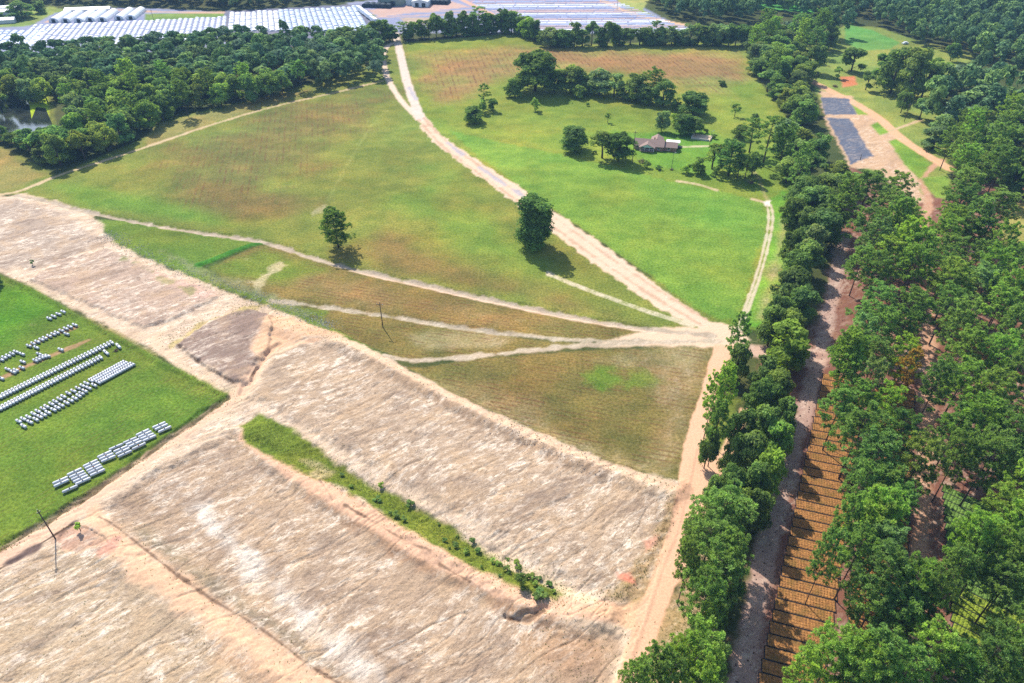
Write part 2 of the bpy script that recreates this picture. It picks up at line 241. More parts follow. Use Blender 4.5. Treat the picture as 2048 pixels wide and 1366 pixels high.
line('sand_road', [(1395, 900), (1378, 980), (1352, 1080), (1335, 1110), (1300, 1220), (1250, 1366)], .5, srgb(206, 164, 134), 0, .1, 0, .3, .4, .7)
# pine stand floor, lanes
poly('pine_floor', [(1700, 330), (1800, 400), (1880, 380), (2100, 300), (2500, 300), (2700, 1500), (1440, 1500), (1480, 1250), (1540, 1050), (1600, 830), (1500, 700), (1560, 700), (1640, 640), (1670, 500)], PINEFLOOR, 0, .35, 0, 2, 3)
line('plant_lane', [(1688, 470), (1668, 580), (1646, 680), (1622, 780), (1590, 880), (1564, 980), (1530, 1110), (1500, 1240), (1478, 1400)], 4.0, LANE, 0, .4, 0, .8, 1)
poly('plant_lane', [(1500, 690), (1640, 700), (1670, 712), (1640, 740), (1500, 712)], srgb(214, 178, 156), 0, .4)
line('plant_lane', [(1885, 320), (1840, 350), (1852, 385), (1860, 410), (1845, 440), (1850, 480), (1860, 600), (1858, 760), (1855, 850), (1846, 1000), (1838, 1150), (1820, 1400)], 3.2, srgb(206, 156, 124), 0, .3, 0, .8, 1)
line('plant_lane', [(1540, 700), (1700, 720), (1850, 740), (2000, 760)], 3.0, srgb(190, 150, 132), 0, .4, 0, .8, 1.2)
poly('yard_grass', [(2010, 400), (2120, 420), (2120, 560), (2000, 500)], srgb(170, 166, 96), 1)
poly('yard_grass', [(1840, 355), (1895, 352), (1905, 400), (1870, 395)], srgb(134, 166, 70), 1)
# orange road by the homestead, liner beds
poly('dirt_yard', [(1640, 180), (1700, 192), (1760, 236), (1800, 280), (1830, 340), (1850, 400), (1810, 420), (1760, 340), (1700, 335), (1650, 240)], srgb(214, 176, 140), .1, .5, 0, 1, 2)
poly('yard_grass', [(1776, 282), (1800, 276), (1862, 328), (1840, 358), (1816, 338)], srgb(134, 166, 64), 1)
poly('yard_grass', [(1742, 250), (1756, 244), (1784, 264), (1760, 270)], srgb(134, 166, 64), 1)
poly('yard_grass', [(1698, 202), (1712, 200), (1757, 230), (1716, 230)], srgb(134, 166, 64), 1)
line('dirt_road', [(1540, 120), (1600, 150), (1640, 172), (1700, 200), (1760, 236), (1800, 276), (1850, 308), (1900, 338)], 5.4, srgb(236, 184, 142), 0, .2)
poly('dirt_yard', [(1680, 154), (1708, 152), (1716, 170), (1686, 174)], srgb(214, 130, 84), 0, .2)
poly('liner_bed', [(1641, 194), (1697, 197), (1713, 229), (1650, 230)], BLUEG, 0, .22, 0, .6, .9)
poly('liner_bed', [(1653, 236), (1700, 237), (1746, 312), (1702, 328)], BLUEG, 0, .22, 0, .6, 1.2)
for a, b in (((1570, 90), (1600, 112)), ((1780, 262), (1842, 240))): line('dirt_yard', [a, b], 2, srgb(206, 180, 140), .3, .2)

# relief: (polyline, half width m, height m) and stepped areas
RIDGES = [(smooth_line(GP(p)), w, h) for p, w, h in (
    ([(500, 860), (560, 920), (690, 1000), (830, 1088), (950, 1150), (1080, 1205), (1200, 1226)], 5.0, 1.0),
    ([(540, 650), (610, 664), (700, 690), (790, 740), (900, 800), (1040, 866), (1200, 935), (1345, 980)], 5.0, 1.1),
    ([(205, 1060), (270, 1110), (380, 1190), (490, 1265), (590, 1330), (660, 1420)], 7, .8),
    ([(500, 858), (592, 902), (662, 944), (745, 985), (812, 1030), (902, 1080), (985, 1130), (1110, 1195)], 6.0, -.8),
    ([(398, 530), (440, 516), (480, 498), (526, 486)], 2.2, .5),
    ([(-60, 1130), (110, 1030), (210, 968), (330, 880), (452, 795)], 1.8, -.6),
    ([(0, 556), (90, 604), (200, 665), (330, 740), (430, 790)], 1.6, -.4),
    ([(90, 400), (150, 418), (250, 440), (400, 466), (500, 478), (560, 492), (700, 537), (860, 572), (1000, 603), (1150, 635), (1300, 660)], 2.0, -.45),
    ([(620, 609), (780, 632), (900, 652), (1020, 668)], 1.8, -.35),
    ([(512, 1), (512, 1)], 1, 0),
    ([(1010, 1228), (1030, 1236), (1066, 1232), (1090, 1218)], 1.2, -.9),
    ([(488, 786), (500, 756), (520, 720), (556, 690)], 1.6, -.7))]
STEPS = [(GP(p), e, h) for p, e, h in (
    ([(205, 1020), (300, 950), (470, 862), (540, 890), (640, 950), (760, 1040), (900, 1130), (1000, 1190), (1040, 1245), (1150, 1262), (1250, 1268), (1200, 1420), (640, 1420), (520, 1310), (430, 1235), (330, 1140), (240, 1085)], 2.6, -.7),
    ([(354, 690), (420, 645), (490, 617), (545, 634), (538, 690), (500, 766), (470, 766), (400, 726)], .9, .8),
    ([(60, 560), (120, 520), (215, 498), (320, 545), (436, 595), (380, 625), (290, 658), (180, 610)], 1.0, .6),
    ([(500, 790), (545, 715), (600, 690), (690, 690), (760, 722), (900, 800), (1100, 900), (1260, 960), (1345, 1004), (1330, 1060), (1290, 1130), (1250, 1196), (1200, 1190), (1100, 1135), (960, 1050), (800, 962), (640, 870)], 3.0, .7),
    ([(110, 1070), (150, 1046), (205, 1078), (215, 1090), (150, 1105), (115, 1100)], .4, -.4))]
_sd = GP([(640, 1236), (800, 1146)]); STREAK = math.atan2(*(_sd[1] - _sd[0])[::-1])
SANDPOLY = GP([(-340, 392), (50, 388), (225, 485), (560, 622), (900, 795), (1362, 972), (1290, 1230), (1180, 1600), (-600, 1600), (0, 1090), (455, 790), (0, 545)])
POND = GP([(-90, 186), (44, 186), (58, 208), (62, 236), (72, 212), (90, 214), (108, 256), (80, 268), (-90, 264)])

def zfun(x, y, wob=None):
    P = np.stack([np.atleast_1d(x), np.atleast_1d(y)], 1).astype(float)
    z = np.zeros(len(P))
    for pts, w, h in RIDGES:
        i = masked(P, pts, w + 3)
        if len(i):
            d = line_dist(P[i], pts) + 2.2 * (fbm(P[i, 0] * .35, P[i, 1] * .35, 9, 3) - .5)
            z[i] += h * (1 - sstep(w * .25, w, d))
    for pts, e, h in STEPS:
        i = masked(P, pts, 4)
        if len(i):
            d = poly_sd(P[i], pts) + 2.4 * (fbm(P[i, 0] * .5, P[i, 1] * .5, 4, 3) - .5)
            z[i] += h * (1 - sstep(-e * .5, e * .5, d))
    i = masked(P, SANDPOLY, 0); i = i[inside(P[i], SANDPOLY)] if len(i) else i
    if len(i):
        c, s = math.cos(STREAK), math.sin(STREAK)
        u = P[i, 0] * c + P[i, 1] * s; v = -P[i, 0] * s + P[i, 1] * c
        v = v + 3 * fbm(u * .05, v * .05, 3, 2)
        z[i] += .34 * (fbm(u * .07, v * .28, 21, 5) - .5) + .30 * (fbm(u * .6, v * 1.2, 5, 4) - .5)
        r = np.abs(fbm(u * .045, v * .22, 44, 3) - .5)
        z[i] -= .20 * (1 - sstep(0, .022, r))
    i = masked(P, POND, 8)
    if len(i): z[i] -= 1.2 * (1 - sstep(-3, 3, poly_sd(P[i], POND)))
    return z

# ---------------------------------------------------------------- tags, meshes
def tag(o, label=None, cat=None, group=None, kind=None):
    for k, v in (('label', label), ('category', cat), ('group', group), ('kind', kind)):
        if v: o[k] = v
    return o
def mesh_np(name, V, Fs, mat, smooth=False, attrs=None):
    """Fs: array (n,3) or (n,4)"""
    me = bpy.data.meshes.new(name); V = np.asarray(V, np.float32); Fs = np.asarray(Fs, np.int32)
    n, k = Fs.shape
    me.vertices.add(len(V)); me.vertices.foreach_set('co', V.ravel())
    me.loops.add(n * k); me.loops.foreach_set('vertex_index', Fs.ravel())
    me.polygons.add(n); me.polygons.foreach_set('loop_start', np.arange(0, n * k, k, dtype=np.int32))
    me.polygons.foreach_set('use_smooth', np.full(n, smooth))
    for an, (ty, dat) in (attrs or {}).items():
        a = me.attributes.new(an, ty, 'POINT')
        a.data.foreach_set('color' if ty == 'FLOAT_COLOR' else 'value', np.asarray(dat, np.float32).ravel())
    me.update(calc_edges=True)
    for m in (mat if isinstance(mat, (list, tuple)) else [mat]): me.materials.append(m)
    return me
def put(name, me, parent=None, loc=None, rot=None, scale=None):
    o = bpy.data.objects.new(name, me); COL.objects.link(o)
    if parent: o.parent = parent
    if loc is not None: o.location = loc
    if rot is not None: o.rotation_euler = rot
    if scale is not None: o.scale = scale
    return o
def empty(name, loc, rz=0.0, scale=None):
    o = bpy.data.objects.new(name, None); COL.objects.link(o); o.location = loc; o.rotation_euler = (0, 0, rz); o.empty_display_size = .5
    if scale is not None: o.scale = scale
    return o
class MB:
    """collects simple solids for ONE mesh"""
    def __init__(s): s.v = []; s.f = []
    def add(s, vs, fs):
        b = len(s.v); s.v += [tuple(map(float, q)) for q in vs]; s.f += [tuple(b + i for i in q) for q in fs]; return s
    def box(s, x0, x1, y0, y1, z0, z1):
        return s.add([(x0, y0, z0), (x1, y0, z0), (x1, y1, z0), (x0, y1, z0), (x0, y0, z1), (x1, y0, z1), (x1, y1, z1), (x0, y1, z1)],
                     [(0, 3, 2, 1), (4, 5, 6, 7), (0, 1, 5, 4), (1, 2, 6, 5), (2, 3, 7, 6), (3, 0, 4, 7)])
    def tube(s, pts, rad, n=7, cap=True):
        pts = np.array(pts, float); vs = []; fs = []
        for k, p in enumerate(pts):
            d = pts[min(k + 1, len(pts) - 1)] - pts[max(k - 1, 0)]; d /= np.linalg.norm(d) + 1e-9
            a = np.cross(d, (0, 0, 1) if abs(d[2]) < .9 else (1, 0, 0)); a /= np.linalg.norm(a); b = np.cross(d, a)
            for j in range(n):
                t = 2 * math.pi * j / n; vs.append(p + (a * math.cos(t) + b * math.sin(t)) * rad[k])
        for k in range(len(pts) - 1):
            for j in range(n): fs.append((k * n + j, k * n + (j + 1) % n, (k + 1) * n + (j + 1) % n, (k + 1) * n + j))
        if cap: fs += [tuple(range(n - 1, -1, -1)), tuple((len(pts) - 1) * n + j for j in range(n))]
        return s.add(vs, fs)
    def mesh(s, name, mat, smooth=False):
        me = bpy.data.meshes.new(name); me.from_pydata(s.v, [], s.f); me.update(); me.materials.append(mat)
        if smooth: me.polygons.foreach_set('use_smooth', np.full(len(me.polygons), True))
        return me

# ---------------------------------------------------------------- materials
class NT:
    def __init__(s, name):
        s.m = bpy.data.materials.new(name); s.m.use_nodes = True; s.t = s.m.node_tree; s.t.nodes.clear()
        s.out = s.n('ShaderNodeOutputMaterial')
    def n(s, ty, **kw):
        q = s.t.nodes.new(ty)
        for k, v in kw.items(): setattr(q, k, v)
        return q
    def l(s, a, b): s.t.links.new(a, b)
    def set(s, sock, v):
        if isinstance(v, bpy.types.NodeSocket): s.l(v, sock)
        else: sock.default_value = v
    def math(s, op, a, b=0.0, clamp=False):
        q = s.n('ShaderNodeMath', operation=op, use_clamp=clamp); s.set(q.inputs[0], a); s.set(q.inputs[1], b); return q.outputs[0]
    def mix(s, f, a, b, blend='MIX'):
        q = s.n('ShaderNodeMix', data_type='RGBA', blend_type=blend); s.set(q.inputs[0], f)
        for k, v in ((6, a), (7, b)): s.set(q.inputs[k], v if isinstance(v, bpy.types.NodeSocket) else (*v, 1.0) if len(v) == 3 else v)
        return q.outputs[2]
    def noise(s, vec, scale, detail=4, rough=.55, dist=0.0):
        q = s.n('ShaderNodeTexNoise'); s.set(q.inputs['Vector'], vec)
        for k, v in (('Scale', scale), ('Detail', detail), ('Roughness', rough), ('Distortion', dist)): q.inputs[k].default_value = v
        return q.outputs['Fac']
    def ramp(s, f, a, b, lo=0.0, hi=1.0):
        q = s.n('ShaderNodeMapRange', interpolation_type='SMOOTHSTEP'); s.set(q.inputs[0], f)
        for k, v in ((1, a), (2, b), (3, lo), (4, hi)): q.inputs[k].default_value = v
        return q.outputs[0]
    def mapping(s, vec, rot, scale):
        q = s.n('ShaderNodeMapping'); s.set(q.inputs[0], vec); q.inputs['Rotation'].default_value = rot; q.inputs['Scale'].default_value = scale; return q.outputs[0]
    def attr(s, name): return s.n('ShaderNodeAttribute', attribute_name=name)
    def bsdf(s, col, rough=.9, spec=.15, metal=0.0, normal=None):
        q = s.n('ShaderNodeBsdfPrincipled'); s.set(q.inputs['Base Color'], col if isinstance(col, bpy.types.NodeSocket) else (*col, 1.0))
        s.set(q.inputs['Roughness'], rough); q.inputs['Specular IOR Level'].default_value = spec; q.inputs['Metallic'].default_value = metal
        if normal: s.l(normal, q.inputs['Normal'])
        s.l(q.outputs[0], s.out.inputs[0]); return q
def plain(name, col, rough=.7, spec=.3, metal=0.0, var=.25, scale=3.0):
    t = NT(name); co = t.n('ShaderNodeTexCoord').outputs['Object']
    f = t.noise(co, scale, 5, .6); c = np.array(col)
    t.bsdf(t.mix(f, tuple(np.clip(c * (1 - var), 0, 1)), tuple(np.clip(c * (1 + var), 0, 1))), rough, spec, metal); return t.m

def ground_material():
    t = NT('ground'); pos = t.n('ShaderNodeNewGeometry').outputs['Position']
    col = t.attr('Col').outputs['Color']; sand = t.attr('sand').outputs['Fac']; grass = t.attr('grass').outputs['Fac']
    fur = t.attr('furrow').outputs['Fac']; fx = t.attr('furrow_phase').outputs['Fac']
    # sand: crusts, grey silt, rills along the wash
    nz = t.n('ShaderNodeTexNoise'); t.l(pos, nz.inputs['Vector']); nz.inputs['Scale'].default_value = .045; nz.inputs['Detail'].default_value = 3
    v1 = t.n('ShaderNodeVectorMath', operation='SUBTRACT'); t.l(nz.outputs['Color'], v1.inputs[0]); v1.inputs[1].default_value = (.5, .5, .5)
    v2 = t.n('ShaderNodeVectorMath', operation='SCALE'); t.l(v1.outputs[0], v2.inputs[0]); v2.inputs['Scale'].default_value = 5
    v3 = t.n('ShaderNodeVectorMath', operation='ADD'); t.l(pos, v3.inputs[0]); t.l(v2.outputs[0], v3.inputs[1])
    w = t.mapping(v3.outputs[0], (0, 0, -STREAK), (1, 1, 1))
    st = t.mapping(w, (0, 0, 0), (.46, 1.05, 1))
    n1 = t.noise(st, .62, 11, .80, .4); n2 = t.noise(t.mapping(w, (0, 0, 0), (.3, .8, 1)), .9, 9, .7, .8); n3 = t.noise(t.mapping(w, (0, 0, 0), (.22, .7, 1)), .23, 7, .66, .6)
    white = t.math('MULTIPLY', t.ramp(n1, .46, .62), t.ramp(t.noise(t.mapping(w, (0, 0, 0), (.5, .9, 1)), .09, 6, .62, .6), .35, .56))
    grey = t.math('MULTIPLY', t.ramp(n3, .5, .66), t.ramp(n2, .70, .48))
    c = t.mix(t.math('MULTIPLY', white, t.math('MULTIPLY', sand, .85)), col, tuple(srgb(250, 232, 210, .74)))
    c = t.mix(t.math('MULTIPLY', grey, t.math('MULTIPLY', sand, .6)), c, tuple(srgb(150, 127, 110)))
    pt = t.noise(pos, .12, 6, .62, .3); c = t.mix(t.math('MULTIPLY', t.ramp(pt, .50, .62), t.math('MULTIPLY', sand, .40)), c, tuple(srgb(216, 182, 144)))
    c = t.mix(t.math('MULTIPLY', t.ramp(pt, .46, .36), t.math('MULTIPLY', sand, .35)), c, tuple(srgb(150, 130, 116)))
    rill = t.math('ABSOLUTE', t.math('SUBTRACT', t.noise(t.mapping(w, (0, 0, 0), (.16, .7, 1)), .8, 6, .6, .5), .5))
    c = t.mix(t.math('MULTIPLY', t.ramp(rill, .022, .0), t.math('MULTIPLY', sand, .45)), c, tuple(srgb(104, 82, 66)))
    iso = t.noise(pos, 2.2, 8, .78)
    c = t.mix(1.0, c, t.mix(t.ramp(iso, .3, .7), (.78, .77, .76), (1.18, 1.17, 1.15)), 'MULTIPLY')
    # furrows
    ph = t.math('SINE', t.math('ADD', t.math('MULTIPLY', fx, 6.2832), t.math('MULTIPLY', t.noise(pos, .09, 3), 3.0)))
    brk = t.ramp(t.noise(pos, .16, 6, .65), .42, .62)
    fm = t.math('MULTIPLY', t.math('MULTIPLY', t.ramp(ph, .0, .9), brk), t.math('MULTIPLY', fur, .8))
    c = t.mix(t.math('MULTIPLY', fm, .9), c, tuple(srgb(118, 80, 60)))
    # grass: clumps, dry and lush patches
    g1 = t.noise(pos, 1.3, 10, .8); g2 = t.noise(pos, .055, 6, .6, .4); g3 = t.noise(t.mapping(pos, (0, 0, .5), (.35, 1, 1)), .35, 8, .7)
    gm = t.mix(t.ramp(g1, .36, .64), (.58, .62, .52), (1.38, 1.34, 1.32))
    c = t.mix(grass, c, t.mix(1.0, c, gm, 'MULTIPLY'))
    c = t.mix(t.math('MULTIPLY', t.ramp(g2, .46, .62), t.math('MULTIPLY', grass, .5)), c, t.mix(1.0, c, (1.16, .94, .95), 'MULTIPLY'))
    c = t.mix(t.math('MULTIPLY', t.ramp(g3, .48, .62), t.math('MULTIPLY', grass, .55)), c, t.mix(1.0, c, (.86, .96, .82), 'MULTIPLY'))
    c = t.mix(t.math('MULTIPLY', t.ramp(t.math('ADD', g3, t.math('MULTIPLY', g1, .5)), .86, .98), t.math('MULTIPLY', grass, .25)), c, tuple(srgb(206, 190, 140)))
    b = t.n('ShaderNodeBump'); b.inputs['Distance'].default_value = .35
    t.l(t.math('ADD', g1, t.math('MULTIPLY', n2, sand)), b.inputs['Height']); t.set(b.inputs['Strength'], t.math('ADD', .18, t.math('ADD', t.math('MULTIPLY', grass, .32), t.math('MULTIPLY', sand, .6))))
    t.bsdf(c, .95, .05, 0, b.outputs[0]); return t.m

def leaf_material(name, dark, light, trans=.3):
    t = NT(name); tone = t.attr('tone').outputs['Fac']; oi = t.n('ShaderNodeObjectInfo')
    pos = t.n('ShaderNodeNewGeometry').outputs['Position']
    c = t.mix(tone, dark, light)
    c = t.mix(t.ramp(t.noise(pos, .25, 3), .35, .65, 0, .5), c, t.mix(1.0, c, (1.25, 1.1, .8), 'MULTIPLY'))
    c = t.mix(1.0, c, oi.outputs['Color'], 'MULTIPLY')
    d = t.n('ShaderNodeBsdfDiffuse'); t.l(c, d.inputs[0])
    tr = t.n('ShaderNodeBsdfTranslucent'); t.l(t.mix(1.0, c, (1.3, 1.35, .7), 'MULTIPLY'), tr.inputs[0])
    m = t.n('ShaderNodeMixShader'); m.inputs[0].default_value = trans; t.l(d.outputs[0], m.inputs[1]); t.l(tr.outputs[0], m.inputs[2])
    t.l(m.outputs[0], t.out.inputs[0]); return t.m

M_GROUND = ground_material()
M_PINE = leaf_material('pine_needles', (.072, .120, .042), (.29, .47, .130), .48)
M_LEAF = leaf_material('broad_leaves', (.070, .118, .042), (.275, .42, .120), .48)
M_WEED = leaf_material('weed_leaves', (.16, .17, .07), (.36, .34, .16), .3)
M_BARK = plain('bark', (.075, .058, .048), .95, .05, 0, .4, 6)
M_DEAD = plain('dead_twigs', (.16, .105, .075), .95, .05, 0, .3, 5)
M_POLE = plain('weathered_pole', (.075, .060, .050), .9, .1, 0, .3, 4)

# ---------------------------------------------------------------- build the ground, split by what it is
def build_ground():
    d2r = math.radians
    pys = np.concatenate([np.arange(2600, 1440, -30.), np.arange(1440, -26, -2.)])
    b = (683 - pys) / F; ys = (cT + b * sT) * (-H / (-sT + b * cT))
    ys = np.concatenate([[-420, -300, -200, -120, -70], [y for y in ys if y > -50], np.geomspace(ys[-1] * 1.03, 3600, 36)])
    us = np.concatenate([-np.geomspace(3.2, 1.08, 24), (np.arange(-420, 2470, 2.1) - 1024) / F, np.geomspace(1.08, 3.2, 24)])
    us = np.sort(us)
    dep = np.maximum(ys * cT + H * sT, 60.0)
    X = (us[None, :] * dep[:, None]).ravel(); Y = np.repeat(ys, len(us)); P = np.stack([X, Y], 1)
    n = len(P)
    col = np.tile(srgb(84, 92, 52), (n, 1)); gr = np.full(n, .8); sa = np.zeros(n); fu = np.zeros(n)
    names = ['forest_floor']; cls = np.zeros(n, np.int16)
    base_n = fbm(X * .33, Y * .33, 1, 5) - .5; big_n = fbm(X * .06, Y * .06, 2, 5) - .5
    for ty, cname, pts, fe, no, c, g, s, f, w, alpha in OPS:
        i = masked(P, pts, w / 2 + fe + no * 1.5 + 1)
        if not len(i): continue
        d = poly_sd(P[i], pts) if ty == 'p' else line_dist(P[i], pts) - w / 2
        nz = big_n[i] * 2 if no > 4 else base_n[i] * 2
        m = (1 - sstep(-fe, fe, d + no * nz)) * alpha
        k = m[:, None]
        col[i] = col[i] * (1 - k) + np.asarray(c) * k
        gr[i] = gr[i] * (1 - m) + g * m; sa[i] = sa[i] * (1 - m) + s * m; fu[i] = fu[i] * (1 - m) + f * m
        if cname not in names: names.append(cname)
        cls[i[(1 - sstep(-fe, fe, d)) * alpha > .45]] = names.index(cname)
    # patchy meadow colour: dry and lush drifts
    v = fbm(X * .018, Y * .03, 31, 5) - .5
    col *= (1 + .5 * v * gr)[:, None] * np.array([1, 1, 1.0])
    v2 = fbm(X * .10, Y * .15, 53, 5) - .5; v3 = fbm(X * .30, Y * .34, 91, 4) - .5
    col *= (1 + (.55 * v2 + .35 * v3) * gr)[:, None]
    col[:, 0] *= 1 + (.22 * v2 + .2 * v3) * gr
    col[:, 0] *= 1 + .5 * (fbm(X * .025, Y * .025, 77, 4) - .5) * gr
    Z = zfun(X, Y)
    Z += .10 * (fbm(X * .4, Y * .4, 8, 3) - .5) * gr
    # furrow directions, surveyed field by field
    def dirang(a, b_): q = G(*b_) - G(*a); return math.atan2(q[1], q[0])
    ph = np.zeros(n)
    def phase(sel, ang, sp): ph[sel] = (-X[sel] * math.sin(ang) + Y[sel] * math.cos(ang)) / sp
    phase(np.arange(n), dirang((520, 210), (505, 300)), 2.6)
    ne = inside(P, GP([(812, 60), (1620, 60), (1600, 420), (1470, 640), (1040, 390), (830, 225)])); phase(ne, dirang((1150, 120), (1180, 155)), 3.2)
    lf = np.isin(cls, [names.index('lower_field')]); phase(lf, dirang((820, 600), (1150, 655)), 1.7)
    ml = np.isin(cls, [names.index('mown_lawn')]); phase(ml, dirang((30, 850), (330, 700)), 1.5)
    nu, nv = len(us), len(ys)
    idx = np.arange(n).reshape(nv, nu)
    Q = np.stack([idx[:-1, :-1], idx[:-1, 1:], idx[1:, 1:], idx[1:, :-1]], -1).reshape(-1, 4)
    fc = cls[Q[:, 0]]
    V = np.stack([X, Y, Z], 1); col4 = np.concatenate([np.clip(col, 0, .8), np.ones((n, 1))], 1)
    LAB = {'forest_floor': 'dark leaf-strewn ground under the woods', 'meadow': 'wide green and brown grass meadow beside the pale dirt road', 'hay_field': 'brightest green smooth field below the brick house',
           'lower_field': 'brownish mown field between the lower farm tracks', 'mown_lawn': 'close green lawn carrying the rows of tanks', 'sand_flat': 'bare pale washed sand with grey streaks',
           'sand_berm': 'raised tan sand banks across the sand workings', 'sand_track': 'tan sand track round the tank lawn', 'sand_road': 'orange sand road beside the trees',
           'dirt_road': 'wide pale dirt road running to the yards', 'farm_track': 'narrow pale wheel tracks across the fields', 'grass_ditch': 'green overgrown ditch between two sand banks',
           'rough_grass': 'rough weedy grass at the edge of the sand', 'pine_floor': 'red brown needle covered floor under the pines', 'plant_lane': 'greyish dirt lane between trees and plant beds',
           'gravel_yard': 'bluish white covered growing yard beyond the woods', 'dirt_yard': 'bare reddish dirt yard', 'yard_grass': 'grass round the far homestead and yards', 'far_pasture': 'vivid green strip of pasture between far woods',
           'liner_bed': 'blue grey ground cloth beds beside the orange road', 'pond_bank': 'yellow green weedy bank of the pond', 'dark_edge': 'dark weedy gutter along the lawn edge'}
    for k, nm in enumerate(names):
        q = Q[fc == k]
        if not len(q): continue
        u, inv = np.unique(q, return_inverse=True)
        me = mesh_np(nm, V[u], inv.reshape(-1, 4), M_GROUND, True, {'Col': ('FLOAT_COLOR', col4[u]), 'sand': ('FLOAT', sa[u]), 'grass': ('FLOAT', gr[u]), 'furrow': ('FLOAT', fu[u]), 'furrow_phase': ('FLOAT', ph[u])})
        tag(put(nm, me), LAB.get(nm, nm.replace('_', ' ') + ' on the ground here'), nm.split('_')[-1], kind='structure')
build_ground()
# pond water
t = NT('pond_water'); pos = t.n('ShaderNodeNewGeometry').outputs['Position']
wb = t.n('ShaderNodeBump'); wb.inputs['Strength'].default_value = .12; wb.inputs['Distance'].default_value = .2; t.l(t.noise(pos, .8, 4), wb.inputs['Height'])
t.bsdf(t.mix(t.ramp(t.noise(pos, .08, 5), .4, .6), (.010, .013, .012), (.030, .034, .026)), .06, .6, 0, wb.outputs[0])
lo = POND.min(0) - 1; hi = POND.max(0) + 1
pm = MB(); ctr = POND.mean(0); ring = [(*(ctr + (p - ctr) * 1.0), -.55) for p in POND]
pm.add(ring, [tuple(range(len(ring)))]); 
tag(put('water', pm.mesh('water', t.m)), 'dark still pond water at the edge of the left wood', 'pond', kind='structure')

# ---------------------------------------------------------------- tree kinds
def unit(v): return v / (np.linalg.norm(v, axis=-1, keepdims=True) + 1e-9)
def rdir(n, r): return unit(r.normal(size=(n, 3)))
def cards(C, N, size, r, tone):
    """one bent leaf spray per centre: a diamond of two triangles, folded"""
    n = len(C); a = unit(np.cross(N, rdir(n, r))); b = np.cross(N, a)
    s = size[:, None]; k = r.uniform(.45, .75, (n, 1))
    V = np.stack([C - a * s, C + b * s * k + N * s * r.uniform(-.25, .25, (n, 1)), C + a * s, C - b * s * k + N * s * r.uniform(-.25, .25, (n, 1))], 1).reshape(-1, 3)
    Fs = np.arange(4 * n).reshape(n, 4)
    return V, np.concatenate([Fs[:, [0, 1, 2]], Fs[:, [0, 2, 3]]]), np.repeat(tone, 4)
def broad_crown(seed, R, hc, base, nleaf, size, lobes=20, openness=0.0, flat=1.0, col=False):
    """lobed crown of radius R, height hc above z=base"""
    r = np.random.default_rng(seed)
    th = r.uniform(0, 2 * math.pi, lobes); zz = r.uniform(0, 1, lobes) ** .9; zz[:3] = (.95, .85, .75)
    prof = np.clip(1 - np.abs((zz - .36) / .70) ** (6 if col else 2.4), .05, 1) ** .5
    rad = R * prof * r.uniform(.35, .78, lobes)
    rad = rad * (r.uniform(.5, 1.0, lobes) if col else 1)
    L = np.stack([rad * np.cos(th), rad * np.sin(th), base + hc * ((.07 + .80 * zz) if col else (.13 + .73 * zz))], 1)
    lr = R * r.uniform(.30, .50, lobes) * (1 - .25 * zz)
    w = lr ** 2; w /= w.sum(); k = r.choice(lobes, nleaf, p=w)
    d = rdir(nleaf, r); d[:, 2] = np.where(r.random(nleaf) < .72, np.abs(d[:, 2]), d[:, 2])
    C = L[k] + d * (lr[k] * r.uniform(.62, 1.06, nleaf) * (1 + .18 * np.sin(5 * th[k] + 7 * d[:, 0]) * np.sin(6 * d[:, 1])))[:, None] * np.array([1, 1, .82 * flat])
    if openness: keep = fbm(C[:, 0] * .9 + seed, C[:, 1] * .9 + C[:, 2] * .7, seed, 2) > openness; C, d, k = C[keep], d[keep], k[keep]
    m = len(C); ctr = np.array([0, 0, base + hc * .4])
    N = unit(d + .9 * rdir(m, r) + .4 * unit(C - ctr))
    lt = r.uniform(0, 1, lobes)
    tone = np.clip(.10 + .45 * lt[k] + .45 * r.random(m) ** 1.4, 0, 1)
    return cards(C, N, size * r.uniform(.65, 1.35, m), r, tone), L
def trunk_mb(h, r0, L, rr, nl=9, top=.8):
    m = MB(); bend = [np.array([rr.uniform(-.04, .04) * h * k / 4, rr.uniform(-.04, .04) * h * k / 4, h * top * k / 4]) for k in range(5)]; bend[0][:] = (0, 0, -.3)
    m.tube(bend, [r0 * 1.25, r0, r0 * .8, r0 * .55, r0 * .2], 8)
    for k in range(min(nl, len(L))):
        e = L[k]; f = min(max((e[2] * .55) / (h * top), .15), .9); i = f * 4; a = bend[int(i)] + (bend[min(int(i) + 1, 4)] - bend[int(i)]) * (i - int(i))
        mid = a * .5 + e * .5 + np.array([0, 0, .06 * h])
        m.tube([a, mid, e], [r0 * .42, r0 * .26, r0 * .06], 5, False)
    return m
